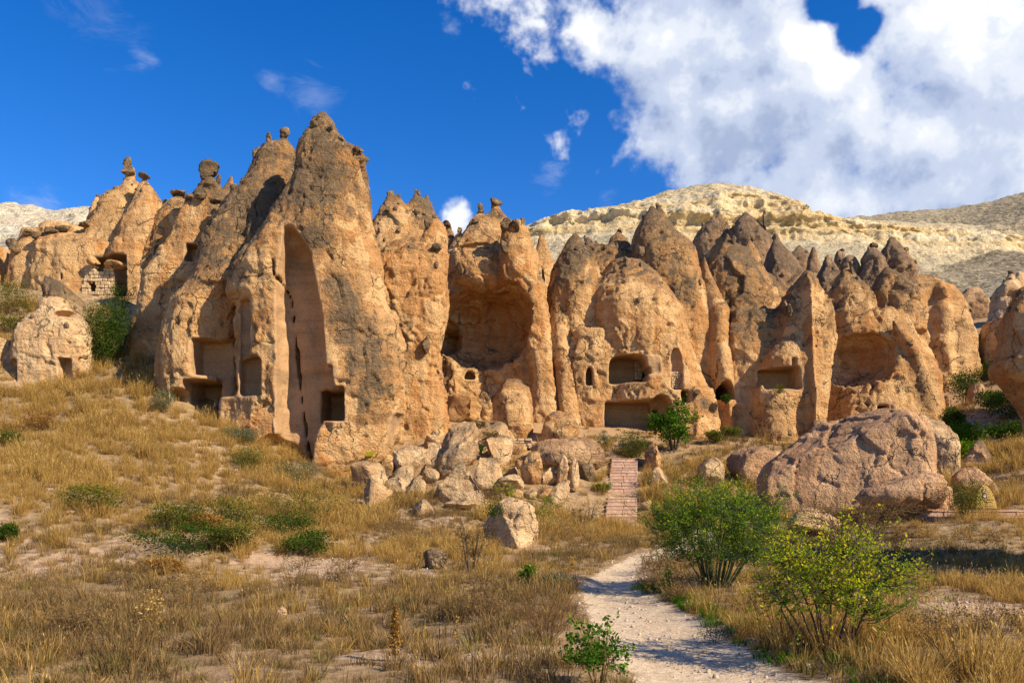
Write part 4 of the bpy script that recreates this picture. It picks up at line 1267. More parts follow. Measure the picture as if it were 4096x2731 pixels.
# second alcove -------------------------------------------------------------------
formation('rock_alcove', 'rock face with a wide arched hollow under pointed cones behind the giant pink boulder', 'rock cliff', [
    Loft(R(6, [(490, 502, 536), (530, 480, 575), (620, 428, 645), (700, 430, 690), (780, 440, 730), (860, 440, 800)]), 55, kd=.85, hmax=3.6),
    Loft(R(6, [(495, 728, 780), (540, 700, 840), (640, 668, 915), (740, 690, 950), (850, 720, 960)]), 56, kd=.8, hmax=3.6),
    Loft(R(6, [(620, 450, 880), (720, 420, 950), (1000, 420, 960), (1900, 420, 960)]), 58.5, hd=[1.2, 3.6, 4.4], p=2.4),
    Loft(R(6, [(740, 430, 800), (860, 430, 880), (960, 430, 950), (1060, 420, 985), (1200, 400, 1022), (1340, 360, 1045), (1500, 350, 1060), (1900, 350, 1060)]), 55.2, hd=[3.4, 4.4, 5.0, 5.4, 5.6], p=2.8),
    Loft(R(6, [(780, 760, 800), (860, 780, 880), (960, 840, 930), (1100, 900, 985), (1300, 960, 1040), (1500, 960, 1045)]), 51.6, hd=[.5, 1.0, 1.4, 1.8], p=2.2),
], cuts=[Hollow(6, 645, 965, 225, 180, 50.0, 4.2, p=2.4), Hollow(6, 620, 1130, 215, 120, 49.4, 2.0), Room(6, 734, 1243, 790, 1275, 45, 52.6, r=.08, Y=50), Room(6, 795, 1240, 808, 1300, 45, 51, r=.05, Y=50), Room(6, 585, 1232, 608, 1282, 45, 50.3, r=.12, Y=49.6), Room(6, 765, 870, 850, 940, 44, 51.2, r=.1, Y=50.6)],
    Y=52, lv=1230, lich=.4, orange=.42, h=.11, seed=11, warp=.3, flute=.32, fscale=1.0,
    caps=[(6, 517, 492, 34, 16, 54.8), (6, 560, 512, 20, 30, 54.4), (6, 590, 555, 22, 18, 54), (6, 880, 905, 34, 22, 50), (6, 735, 720, 20, 30, 53)],
    patches=[(6, 950, 1200, 70, .35, 51, 'l'), (6, 650, 900, 200, .4, 53, 'o'), (6, 1000, 800, 160, -.4, 60, 'l'), (6, 560, 1180, 150, .3, 51, 'o')])

formation('rock_cliff', 'pale finely fluted rock wall running back into the ravine right of the arched hollow', 'rock cliff', [
    Loft(R(6, [(540, 880, 985), (600, 850, 1085), (680, 820, 1145), (760, 810, 1175), (870, 800, 1205), (1000, 800, 1220), (1150, 800, 1235), (1500, 800, 1240)]), 64, hd=[2.4, 5, 6.5, 7.5], p=2.4)],
    mat=TUFF, Y=60, lv=900, lich=.1, orange=.25, h=.13, seed=33, warp=.3, flute=1.1, fscale=.85, disp=.45, knobs=0)

# cones behind -------------------------------------------------------------------
def cone(c, rows, Y, label, seed, lv=1250, caps=(), kd=.85, mat=None, cat='rock pinnacle', lich=.5, h=.14):
    u, vb = S(c, rows[-1][1], rows[-1][0])
    rr = list(rows) + [(rows[-1][0] + 350, rows[-1][1] - 20, rows[-1][2] + 20)]
    return formation('rock_cone', label, cat, [Loft(R(c, rr), Y, kd=kd, hmax=4.5)], mat=mat or TUFF_B, Y=Y, lv=lv, lich=lich, orange=.3, h=h, seed=seed, warp=.3, flute=.22, caps=caps, group='cones standing behind the front row')


cone(5, [(205, 1052, 1066), (235, 1030, 1085), (255, 985, 1110), (290, 940, 1120), (340, 918, 1130), (450, 915, 1130)], 70, 'grey blunt cone with a small knob in front of the cream hill', 21, caps=[(5, 1058, 214, 26, 22, 70)])
cone(5, [(188, 1196, 1208), (220, 1170, 1250), (260, 1150, 1290), (320, 1128, 1335), (400, 1120, 1370)], 68, 'tall dark cone with a thin finger of rock on its right shoulder', 22, caps=[(5, 1306, 250, 20, 70, 67)])
cone(6, [(332, 126, 156), (370, 105, 175), (420, 92, 215), (500, 82, 290), (560, 80, 330), (640, 90, 350)], 58, 'dark pitted cone left of the ridge with the square room', 23, caps=[(6, 140, 345, 38, 36, 58)])
cone(6, [(428, 420, 432), (470, 395, 465), (540, 368, 500), (600, 355, 510)], 61, 'small smooth grey cone between two larger cones', 24)
cone(6, [(425, 530, 560), (445, 505, 585), (500, 490, 600), (600, 480, 610)], 63, 'low rounded dark cone behind the arched hollow', 25)
cone(6, [(374, 662, 695), (400, 645, 715), (440, 622, 740), (520, 595, 750), (600, 580, 750)], 62, 'squat cone with a flat cap beside the tallest right hand cone', 26, caps=[(6, 678, 384, 40, 22, 62)])
cone(6, [(330, 772, 792), (350, 755, 815), (400, 728, 845), (480, 720, 900), (560, 715, 918), (640, 715, 930)], 63, 'tallest cone of the right hand group with a pitted rounded tip', 27)
cone(6, [(390, 335, 352), (430, 318, 372), (520, 310, 392)], 66, 'slim brown spike between grey cones at the right', 28)
cone(6, [(370, 262, 270), (400, 240, 300), (440, 200, 330), (520, 190, 340)], 68, 'jagged low brown rocks with a thin spike below the cream hill', 29)
cone(6, [(402, 495, 506), (420, 470, 520), (470, 460, 530)], 72, 'little double pointed cone far back below the cream hill', 30)
cone(5, [(330, 340, 362), (365, 320, 400), (420, 330, 430)], 60, 'cluster of small brown knobs left of the tall central cone', 31, caps=[(5, 328, 345, 14, 26, 60), (5, 404, 365, 16, 20, 60)])

# the ravine at the right ---------------------------------------------------------
formation('rock_cliff', 'weathered fluted cliff closing the far end of the shaded ravine', 'rock cliff', [
    Loft(R(13, [(255, 290, 360), (310, 250, 400), (360, 230, 430), (440, 260, 465), (560, 280, 470), (750, 260, 460), (1000, 240, 450)]), 84, kd=.7, hmax=6),
    Loft(R(13, [(330, 455, 530), (400, 445, 560), (500, 430, 640), (700, 380, 700), (1000, 360, 720)]), 86.5, kd=.6, hmax=6),
    Loft(R(13, [(430, 300, 620), (560, 300, 680), (1000, 300, 700)]), 86, kd=.5, hmax=5),
], mat=TUFF_B, Y=84, lv=1300, lich=.2, orange=.3, h=.2, seed=12, warp=.5, flute=.8, fscale=1.6, caps=[(13, 400, 382, 34, 12, 80)])
formation('rock_cones', 'pale pair of capped cones high on the right edge', 'rock pinnacle', [
    Loft(R(13, [(150, 585, 628), (200, 560, 650), (280, 500, 690), (340, 480, 720), (600, 440, 760)]), 76, kd=.8),
    Loft(R(13, [(150, 640, 700), (260, 640, 740), (400, 600, 760)]), 77, kd=.8),
    Loft(R(13, [(210, 590, 740), (300, 560, 760), (600, 500, 780)]), 77, kd=.7),
], mat=TUFF_P, Y=76, lv=1000, lich=.1, orange=.4, h=.16, seed=13, caps=[(13, 607, 148, 50, 16, 76), (13, 590, 125, 18, 18, 76), (13, 672, 152, 48, 22, 78)])
formation('rock_cliff', 'sunlit orange rock nose leaning over the ravine near the right edge', 'rock cliff', [
    Loft(R(13, [(480, 470, 700), (560, 440, 740), (640, 434, 760), (720, 440, 760), (900, 460, 760)]), 62, hd=[1.5, 2.6, 2.6], p=2.4)],
    Y=62, lv=1200, lich=.15, orange=.8, h=.13, seed=14, cuts=[Room(13, 548, 555, 566, 585, 57, 62, r=.1, Y=60)])
formation('rock_cliff', 'overhanging orange rock wall filling the right edge of the view', 'rock cliff', [
    Loft(R(13, [(250, 690, 1000), (330, 640, 1000), (420, 610, 1050), (560, 580, 1050), (660, 555, 1050), (780, 535, 1050), (850, 545, 1050), (920, 620, 1050), (1040, 690, 1050), (1150, 760, 1050), (1700, 800, 1050)]), 38, hd=[1.5, 2.4, 2.8, 2.8], p=2.4)],
    mat=TUFF, Y=38, lv=1000, lich=.2, orange=.7, h=.12, seed=15, flute=.3)
formation('shade_outcrop', 'rock outcrop on the valley side beyond the right edge of the view', 'rock cliff', [  # unseen mass, added so its shadow crosses the right foreground
    Loft([(-150, 6250, 6600, 0), (400, 6000, 7000, 0), (1200, 5850, 7400, 0), (2300, 5800, 7500, 0)], 13, hd=[.6, 1.8, 2.4, 2.6], p=2.3)],
    mat=TUFF, Y=13, lv=1000, lich=.2, orange=.5, h=.2, seed=16, flute=.3)
formation('shade_outcrop', 'high valley wall beyond the right edge that keeps the ravine in shade', 'rock cliff', [  # out of view, put in to throw shade over the ravine
    Loft([(560, 5450, 5900, 0), (800, 5150, 6200, 0), (1200, 5050, 6500, 0), (1900, 5000, 6700, 0)], 39, hd=[1.5, 3.0, 3.6, 4.0], p=2.4, yref=39)],
    mat=TUFF, Y=39, lv=1000, lich=.2, orange=.5, h=.25, seed=19, flute=.4)

# ---------------------------------------------------------------- loose boulders
def boulder(c, x0, x1, y0, y1, Y, label, seed, mat=None, sub=4, sink=0.18, dep=0.85, name='boulder', cat='boulder', group=None, **kw):
    if group == RUB:
        ex, ey = (x1 - x0) * .07, (y1 - y0) * .07
        x0, x1, y0, y1 = x0 - ex, x1 + ex, y0 - ey, y1 + ey
    a = W(*S(c, x0, y0), Y); b = W(*S(c, x1, y1), Y)
    hx, hz = (b[0] - a[0]) / 2, (a[2] - b[2]) / 2 * (1 + sink)
    g = gz((a[0] + b[0]) / 2, Y)
    if b[2] > g - 0.02 and sink > 0:                # its foot must reach the ground
        gap = b[2] - g
        Yg = ray_ground(S(c, (x0 + x1) / 2, y1)[0], S(c, 0, y1)[1], Y * .75, Y * 1.4)
        if gap > 0.35 * hz and Yg:
            Y = Yg
            a = W(*S(c, x0, y0), Y); b = W(*S(c, x1, y1), Y)
            hx, hz = (b[0] - a[0]) / 2, (a[2] - b[2]) / 2 * (1 + sink)
        else:
            hz += gap / 2 + 0.1 * hz
    loc = ((a[0] + b[0]) / 2, Y, a[2] - hz)
    me = stone_mesh(name, (hx, max(hx, hz) * dep if dep < 1.5 else dep - 1.5, hz), seed, mat or TUFF_P, sub, **kw)
    o = obj(name, me, None, loc)
    return tag(o, label, cat, group)


RUB = 'rubble fallen below the pinnacle'
boulder(7, 1000, 1480, 662, 1015, 23, 'large cream boulder with a dark little shrub growing on its top left', 1, sub=5, taper=.38, lich=.12, rough=.07, planes=15, flat=.1, orange=.5)
boulder(7, 735, 1090, 438, 705, 33, 'biggest craggy boulder in the middle of the rubble with a dark top left flank', 2, sub=5, taper=.42, planes=15, lich=.3, group=RUB)
boulder(7, 520, 708, 524, 675, 33.5, 'pointed craggy boulder just left of the biggest craggy rubble boulder', 3, taper=.5, lich=.25, group=RUB)
boulder(7, 242, 462, 543, 738, 32, 'smooth pale boulder at the lower left end of the rubble', 4, taper=.35, lich=.1, orange=.6, group=RUB)
boulder(7, 175, 432, 418, 650, 36.2, 'pale leaning slab under the overhanging toe of the tallest pinnacle', 5, sub=4, taper=.4, lich=.05, orange=.5, tilt=(0, -.25), group=RUB)
boulder(7, 418, 590, 518, 625, 35, 'rounded pale block behind the smooth lower left rubble boulder', 6, lich=.15, sq=.8, group=RUB)
boulder(7, 442, 584, 442, 535, 36.3, 'squarish cream block in the middle of the upper left rubble', 7, lich=.12, sq=.75, group=RUB)
boulder(7, 425, 655, 296, 490, 38.2, 'long pale slab leaning against the foot of the buttress', 8, tilt=(0, .45), lich=.02, taper=.2, orange=.3, group=RUB)
boulder(7, 650, 865, 312, 485, 37.4, 'pale wedge boulder under the tall leaning craggy block', 9, taper=.45, lich=.12, tilt=(0, .1), group=RUB)
boulder(7, 752, 1042, 152, 460, 39.4, 'tall leaning craggy block with a broken hollow face at the top of the rubble', 10, sub=5, taper=.4, tilt=(0, .22), lich=.32, planes=15, group=RUB)
boulder(7, 668, 772, 236, 302, 41.4, 'small square block perched highest on the left of the rubble', 11, sub=3, sq=.7, lich=.1, group=RUB)
boulder(7, 666, 752, 290, 364, 40.6, 'small block right under the highest perched square block', 12, sub=3, sq=.7, lich=.15, group=RUB)
boulder(7, 366, 458, 366, 432, 37.6, 'small brown block beside the yellow sign toe', 13, sub=3, lich=.2, mat=TUFF, group=RUB)
boulder(7, 368, 458, 418, 495, 37.0, 'small orange block resting below another near the yellow sign toe', 14, sub=3, lich=.15, mat=TUFF, group=RUB)
boulder(7, 646, 772, 456, 545, 35.8, 'small faceted stone left of the biggest craggy boulder', 15, sub=3, taper=.3, lich=.15, group=RUB)
boulder(7, 1008, 1212, 398, 600, 37.2, 'tall pale boulder right behind the biggest craggy boulder', 16, taper=.3, lich=.12, group=RUB)
boulder(7, 1088, 1262, 246, 455, 41, 'upright cream block on the right of the rubble slope', 17, sq=.7, lich=.1, taper=.12, group=RUB)
boulder(7, 910, 1275, 165, 420, 43.4, 'broad low cream rock shelf with shrubs above the rubble', 18, sub=4, lich=.15, orange=.2, group=RUB)
boulder(7, 1138, 1325, 503, 610, 35.2, 'flat topped low cream stone right of the biggest craggy boulder', 19, sq=.75, lich=.08, group=RUB)
boulder(7, 1312, 1470, 356, 552, 38.2, 'rounded tan boulder leaning left beside the two split stones', 20, taper=.3, tilt=(0, .2), lich=.15, mat=TUFF, group=RUB)
boulder(7, 1370, 1885, 252, 470, 41.6, 'long smooth whaleback rock left of the stairs', 21, sub=5, planes=2, rough=.05, lich=.15, taper=.1, mat=TUFF_B, cut=(.8, .95))
boulder(7, 1456, 1705, 80, 265, 45.2, 'round reddish boulder sitting on a ledge in front of the dwelling', 22, planes=6, rough=.07, lich=.12, mat=TUFF, cut=(.75, .95), orange=.6)
boulder(7, 1545, 1640, 372, 575, 37.4, 'left half of the upright split pale stone near the stairs', 23, taper=.25, lich=.05, sq=.8, group='split stones')
boulder(7, 1625, 1718, 385, 575, 37.6, 'right half of the upright split pale stone near the stairs', 24, taper=.2, lich=.05, sq=.8, group='split stones')
boulder(7, 1462, 1562, 452, 552, 37.0, 'small tan stone just left of the split pale stone', 25, sub=3, taper=.25, lich=.1, group=RUB)
boulder(7, 1502, 1650, 522, 690, 34.6, 'leaning cream boulder below the split pale stone', 26, taper=.3, tilt=(0, .35), lich=.1)
boulder(7, 1702, 1825, 422, 530, 38.6, 'dark grey lichen covered stone close to the stairs', 27, mat=CAPM, lich=.3)
boulder(7, 588, 750, 672, 780, 29.5, 'low sloping brown and cream stone in front of the rubble', 28, tilt=(0, .35), lich=.2)
boulder(7, 795, 1015, 674, 730, 29.8, 'flat cream ledge stone sunk in the grass in front of the rubble', 29, lich=.02, orange=.1)
boulder(7, 676, 822, 998, 1110, 19, 'dark lichen spotted round stone in the dry grass', 30, mat=CAPM, lich=.35, planes=6)
boulder(7, 2136, 2275, 288, 480, 42, 'tan boulder under the round green bush by the stairs', 31, taper=.3, lich=.2, mat=TUFF)
boulder(7, 2165, 2316, 448, 578, 39, 'pale triangular stone right of the stairs', 32, taper=.5, lich=.05)
boulder(7, 1232, 1294, 446, 515, 38, 'little reddish stone beside the tan leaning boulder', 33, sub=3, mat=TUFF, lich=.05)
boulder(7, 425, 520, 798, 830, 25.5, 'flat pale stone half buried in grass left of the large cream boulder', 34, sub=3, lich=.02)
boulder(7, 815, 930, 890, 1000, 22.6, 'reddish slab leaning on the left foot of the large cream boulder', 35, sub=3, mat=TUFF, lich=.02, tilt=(0, .7), orange=.6)
boulder(4, 628, 878, 1112, 1430, 46.4, 'big smooth dome shaped boulder standing in front of the shaded hollow', 36, sub=5, planes=5, rough=.05, taper=.25, lich=.14, mat=TUFF, cut=(.75, .95), sq=.85)
boulder(4, 376, 602, 1188, 1345, 47.0, 'faceted orange boulder with a flat sunlit side below the shaded hollow', 37, planes=15, mat=TUFF, lich=.15, taper=.15, sq=.8)
boulder(4, 386, 562, 1082, 1240, 48.8, 'leaning orange slab wedged behind the faceted boulder in the hollow', 38, mat=TUFF, lich=.12, taper=.35, tilt=(0, -.25))
boulder(4, 545, 660, 1150, 1290, 49.6, 'grey mottled rock beside the little black doorway of the hollow', 39, mat=TUFF, lich=.4, taper=.2)
# right hand side
boulder(8, 1730, 1975, 80, 470, 34.6, 'pale layered cracked rock behind the right end of the giant pink boulder', 40, sub=5, planes=15, lich=.05, taper=.25, sq=.8, orange=.2)
boulder(8, 1978, 2258, 222, 430, 36.4, 'brown pyramid shaped rock near the right edge below the ravine', 41, sub=5, taper=.5, planes=15, mat=TUFF_B, lich=.3, sq=.85)
boulder(8, 1952, 2164, 372, 520, 31, 'rounded pink boulder behind the stone signboard', 42, planes=6, mat=TUFF_R, lich=.05, rough=.06, cut=(.75, .95))
boulder(8, 2140, 2430, 392, 520, 33, 'long pale split slab at the right edge behind the signboard', 43, planes=7, lich=.0, sq=.8, orange=.1)
boulder(8, 2120, 2235, 458, 570, 30.4, 'small pale slab just right of the stone signboard', 44, sub=3, lich=.0, tilt=(0, .3))
boulder(8, 712, 965, 252, 480, 35.5, 'dark brown broken boulder left of the giant pink boulder', 45, sub=5, planes=15, mat=TUFF_R, lich=.35, sq=.8)
boulder(8, 552, 684, 318, 472, 35.6, 'upright pale block standing alone between stairs and the brown boulder', 46, sq=.7, lich=.1, planes=6)
boulder(8, 1030, 1315, 592, 740, 22.5, 'pale smooth stone half hidden behind the yellow green shrubs', 47, planes=6, lich=.05, rough=.05)
boulder(8, 1160, 1245, 108, 270, 33.5, 'dark chunk of rock perched at the left end of the giant pink boulder', 48, sub=3, mat=TUFF_B, lich=.35)
boulder(8, 940, 1015, 280, 330, 37, 'small cream stone behind the dark brown broken boulder', 49, sub=3, lich=.0)
boulder(8, 455, 525, 318, 345, 39, 'low cream stone lying in the grass right of the stairs', 50, sub=3, lich=.0)
boulder(8, 225, 285, 555, 605, 31, 'small white stone beside the foot of the stairs', 51, sub=3, lich=.0)
boulder(13, 300, 412, 930, 1060, 53, 'rounded grey boulder lying in the shaded ravine', 52, mat=TUFF_B, lich=.1, planes=5)
boulder(13, 95, 172, 1015, 1130, 49, 'smooth egg shaped boulder at the corner of the ravine', 53, mat=TUFF_B, lich=.1, planes=2)
boulder(11, 16, 78, 455, 482, 25.5, 'white squared stone block at the left edge of the slope', 54, sub=3, sq=.5, planes=2, lich=0, orange=0)
boulder(11, 332, 386, 688, 710, 20, 'little flat white stone on the grassy slope', 55, sub=3, lich=0, orange=0)
boulder(11, 1398, 1462, 1178, 1222, 10.6, 'small round white stone in the foreground grass', 56, sub=3, lich=0, orange=0)
boulder(12, 870, 1010, -10, 95, 17.5, 'dark rounded stone in front of the thorny brown bush', 57, sub=4, mat=CAPM, lich=.3)

# giant pink boulder -------------------------------------------------------------
formation('giant_boulder', 'giant rose coloured sloping boulder right of centre', 'boulder', [
    Loft(R(8, [(30, 1540, 1660), (60, 1460, 1720), (100, 1270, 1750), (180, 1210, 1785), (260, 1120, 1800), (340, 1010, 1805), (420, 965, 1800), (500, 960, 1800), (600, 990, 1800), (760, 1000, 1800)]), 31.4, hd=[1.4, 1.9, 2.4, 2.7, 2.8, 2.8, 2.8], p=3.4, deep=True),
    Loft(R(8, [(340, 990, 1150), (420, 950, 1200), (520, 960, 1300), (640, 990, 1400)]), 30.0, hd=[1.0, 1.4, 1.6], p=2.2),
], cuts=[Plane(8, 1805, 330, 28.9, (-.33, -.93, .22)), Plane(8, 1620, 40, 31, (-.47, -.22, .86)), Plane(8, 1835, 200, 30.5, (.93, -.2, .3))], knobs=0, mat=TUFF_R, Y=31, lv=1000, lich=.1, orange=.2, h=.07, k=.3, warp=.12, flute=.10, seed=17, disp=.5, flat=.12)
formation('leaning_slab', 'grey pink slab with a rounded overhanging lip in front of the giant boulder', 'boulder', [
    Loft(R(8, [(392, 1800, 1905), (410, 1720, 1920), (450, 1600, 1918), (490, 1500, 1905), (530, 1452, 1890), (560, 1470, 1880)]), 26.2, hd=[.6, .9, 1.0, 1.0, .8], p=2.4),
    Loft(R(8, [(480, 1560, 1930), (560, 1600, 1945), (620, 1680, 1955), (700, 1760, 1965), (900, 1780, 1970)]), 26.7, hd=[.6, .8, .9], p=2.6),
], knobs=0, mat=TUFF_R, Y=26, lv=1000, lich=.15, orange=.15, h=.06, k=.2, warp=.15, flute=.08, seed=18, flat=.2)

# lesser stones of the rubble fan
def small_stones():
    rs = random.Random(12)
    kinds = [stone_mesh('rubble_stone', (1, .85, .7), 300 + i, TUFF_P if i % 3 else TUFF, 3, 10, .09, lich=.12, cut=(.4, .72)) for i in range(7)]
    marks = [('biggest craggy boulder', W(1842, 2010, 33)), ('pointed craggy boulder', W(1665, 1995, 33.5)), ('smooth lower left boulder', W(1510, 2030, 32)), ('slab under the pinnacle toe', W(1480, 1970, 36)), ('tall leaning craggy block', W(1834, 1860, 39.4)),
             ('pale wedge boulder', W(1750, 1885, 37.4)), ('upright cream block', W(2000, 1860, 41)), ('tan leaning boulder', W(2128, 1925, 38.2)), ('split pale stone', W(2270, 1935, 37.5)), ('leaning cream boulder', W(2238, 2005, 34.6)), ('long slab by the buttress', W(1620, 1880, 38.2)), ('flat low cream stone', W(2030, 1960, 35.2))]
    seen = set()
    n = tries = 0
    while n < 46 and tries < 4000:
        tries += 1
        u, v = rs.uniform(1560, 2330), rs.uniform(1730, 2040)
        if v < 1730 + (u - 1560) * -.1 or (u > 2150 and v > 1990): continue
        Y = ray_ground(u, v, 26, 52)
        if not Y: continue
        X = (u - U0) / F * Y
        s = .14 + .42 * rs.random() ** 2.2
        ki, sx, sz = rs.randrange(7), rs.uniform(.75, 1.35), rs.uniform(.75, 1.35)
        nm, P = min(marks, key=lambda m: math.hypot(m[1][0] - X, m[1][1] - Y))
        dx, dy = X - P[0], Y - P[1]
        side = ('left of' if dx < 0 else 'right of') if abs(dx) > abs(dy) else ('in front of' if dy < 0 else 'behind')
        lab = '%s %s %s rubble stone %s the %s' % ('tiny' if s < .2 else 'small' if s < .33 else 'knee-high', 'orange tan' if ki % 3 == 0 else 'pale', 'flat' if sz < sx * .8 else 'upright' if sz > sx * 1.25 else 'blocky', side, nm)
        if lab in seen: continue
        seen.add(lab)
        o = obj('rubble_stone', kinds[ki], None, (X, Y, gz(X, Y) + s * .25))
        o.scale = (s * sx, s, s * sz)
        o.rotation_euler = (rs.uniform(-.4, .4), rs.uniform(-.4, .4), rs.uniform(0, 6))
        tag(o, lab, 'stone', 'lesser stones of the rubble fan')
        n += 1


small_stones()

# ---------------------------------------------------------------- masonry
def block_mesh(name, sx, sy, sz, mat, seed, jit=0.12):
    rs = np.random.RandomState(seed)
    bm = bmesh.new()
    bmesh.ops.create_cube(bm, size=1.0)
    for w in bm.verts:
        w.co = Vector((w.co.x * sx * (1 + rs.uniform(-jit, jit)), w.co.y * sy, w.co.z * sz * (1 + rs.uniform(-jit, jit))))
    bmesh.ops.bevel(bm, geom=list(bm.edges), offset=min(sx, sy, sz) * 0.12, segments=1, affect='EDGES')
    me = bpy.data.meshes.new(name)
    bm.to_mesh(me); bm.free()
    me.materials.append(mat)
    return me


def plain_rock(name, c0, c1, sc=6.0):
    m, t, out = new_mat(name)
    P = t.n('ShaderNodeNewGeometry').outputs['Position']
    oi = t.n('ShaderNodeObjectInfo')
    n = t.noise(P, sc, 5, 0.65)
    c = t.mix(t.smooth(n, .35, .65), c0, c1)
    c = t.mix(1.0, c, t.ramp(oi.outputs['Random'], [(0, 0.78), (1, 1.1)]), 'MULTIPLY')
    principled(t, out, c, .95, bump(t, n, .6, .05))
    return m


BRICK = plain_rock('hewn_block', (0.46, 0.31, 0.17), (0.58, 0.42, 0.25))
STEP = plain_rock('step_stone', (0.44, 0.275, 0.19), (0.56, 0.375, 0.27))
LINTEL = plain_rock('lintel_rock', (0.42, 0.24, 0.11), (0.50, 0.31, 0.16))


def masonry(name, label, c, x0, x1, y0, y1, Y, rows, bw, seed, hole=(), thick=.35, parent=None, skew=None):
    """a wall of hewn blocks laid in courses; hole = openings (x0, x1, y0, y1) left in it"""
    rs = random.Random(seed)
    base = W(*S(c, (x0 + x1) / 2, y1), Y)
    root = empty(name, base)
    tag(root, label, 'wall')
    dy = (y1 - y0) / rows
    proto = [block_mesh('block', 1, 1, 1, BRICK, seed + i) for i in range(5)]
    for r in range(rows):
        ya, yb = y1 - dy * (r + 1), y1 - dy * r
        x = x0 + (skew(r / rows) if skew else 0)
        while x < x1 - bw * .3:
            w = min(bw * rs.uniform(.65, 1.35), x1 - x)
            xa, xb = x, x + w
            x += w
            hit = False
            for (h0, h1, g0, g1) in hole:
                if xb > h0 and xa < h1 and yb > g0 + 2 and ya < g1 - 2:
                    if xa < h0 - bw * .25: xb = h0
                    elif xb > h1 + bw * .25: xa = h1
                    else: hit = True
            if hit: continue
            a = W(*S(c, xa, ya), Y); b = W(*S(c, xb, yb), Y)
            o = obj('block', proto[rs.randrange(5)], root, ((a[0] + b[0]) / 2 - base[0], rs.uniform(-.06, .06), (a[2] + b[2]) / 2 - base[2]))
            o.scale = ((b[0] - a[0]) * .97, thick * rs.uniform(.9, 1.1), (a[2] - b[2]) * .95)
    return root


masonry('stone_wall', 'wall of pale hewn blocks with a small window closing the cave below the left cones', 9, 735, 1040, 360, 660, 57.6, 10, 44, 5, hole=[(808, 858, 515, 580), (870, 940, 355, 400)], skew=lambda t: 40 * t)
masonry('stone_wall', 'masonry patch of pale blocks under the pigeon holes on the two storeyed dwelling', 10, 1045, 1205, 430, 640, 49.0, 7, 32, 8)
masonry('stone_wall', 'rough block wall with a tiny doorway at the back of the upper hewn room', 10, 590, 765, 240, 530, 50.9, 9, 36, 9, hole=[(680, 722, 435, 530)])
masonry('stone_wall', 'low terrace wall of three courses beside the whaleback rock', 7, 1258, 1395, 258, 325, 43.2, 4, 38, 10, thick=.5)
boulder(9, 945, 1165, 310, 395, 57.4, 'broken slab of roof rock hanging over the walled cave doorway', 60, sub=4, mat=TUFF, lich=.05, tilt=(0, .15), sink=0, name='hanging_rock', cat='rock', orange=.7)
boulder(9, 770, 885, 275, 358, 57.2, 'chunk of roof rock left of the broken slab over the walled cave', 61, sub=4, mat=TUFF, lich=.1, sink=0, name='hanging_rock', cat='rock', orange=.7)

# ---------------------------------------------------------------- stairs
def flight(name, label, cx, y0, z0, n, rise, run, wid, blocks, seed, skew=0.0, taper=0.0):
    """each step: riser blocks with tread slabs that overhang them a little"""
    rs = random.Random(seed)
    root = empty(name, (cx, y0, z0))
    tag(root, label, 'stairs')
    for k in range(n):
        w = wid * rs.uniform(.97, 1.04)
        xs = [-w / 2] + [-w / 2 + w * (b + 1 + rs.uniform(-.22, .22)) / blocks for b in range(blocks - 1)] + [w / 2]
        jz = rs.uniform(-.012, .012)
        for a, b in zip(xs[:-1], xs[1:]):
            me = block_mesh('riser_block', b - a - 0.006, run * .9, rise * 1.5, STEP, rs.randrange(9999), .01)
            obj('riser_block', me, root, ((a + b) / 2 + skew * k, k * run + run * .46 + rs.uniform(-.006, .006), k * rise + rise * .25 - .042 + jz))
            me = block_mesh('tread', b - a - 0.004, run * 1.04, .04, STEP, rs.randrange(9999), .01)
            o = obj('tread', me, root, ((a + b) / 2 + skew * k, k * run + run * .5, k * rise + rise - .022 + jz))
            o.rotation_euler = (rs.uniform(-.02, .02), rs.uniform(-.012, .012), rs.uniform(-.01, .01))
    return root


TREAD = plain_rock('tread_stone', (0.50, 0.36, 0.26), (0.62, 0.47, 0.36))
flight('stairs', 'straight flight of pink stone steps climbing to the dwelling', 4.74, 35.7, 0.52, 19, 0.158, 0.385, 1.38, 2, 3, skew=0.062)
flight('stairs', 'few wide pink stone steps at the right edge below the signboard', 14.6, 22.6, 0.28, 5, 0.17, 0.75, 3.4, 5, 4, skew=0.0)

# ---------------------------------------------------------------- signs
def text_mesh(name, body, size, mat, parent, loc, align='CENTER', ext=0.002):
    cu = bpy.data.curves.new('lettering', 'FONT')
    cu.body = body; cu.size = size; cu.align_x = align; cu.extrude = ext
    tmp = bpy.data.objects.new('lettering', cu)
    COL.objects.link(tmp)
    me = bpy.data.meshes.new_from_object(tmp.evaluated_get(bpy.context.evaluated_depsgraph_get()))
    bpy.data.objects.remove(tmp)
    me.materials.clear(); me.materials.append(mat)
    o = obj(name, me, parent, loc)
    o.rotation_euler = (math.radians(90), 0, 0)
    return o


def flat_mat(name, col, rough=.7):
    m, t, out = new_mat(name)
    P = t.n('ShaderNodeNewGeometry').outputs['Position']
    n = t.noise(P, 14, 4)
    principled(t, out, t.mix(n, tuple(q * .82 for q in col), tuple(min(q * 1.1, 1) for q in col)), rough)
    return m


YEL, BLK, BRN, WHT, SIGN = flat_mat('yellow_paint', (0.58, 0.46, 0.03)), flat_mat('black_paint', (0.03, 0.025, 0.01)), flat_mat('brown_paint', (0.16, 0.05, 0.025)), flat_mat('white_paint', (0.78, 0.76, 0.70)), flat_mat('sign_stone', (0.50, 0.34, 0.10))


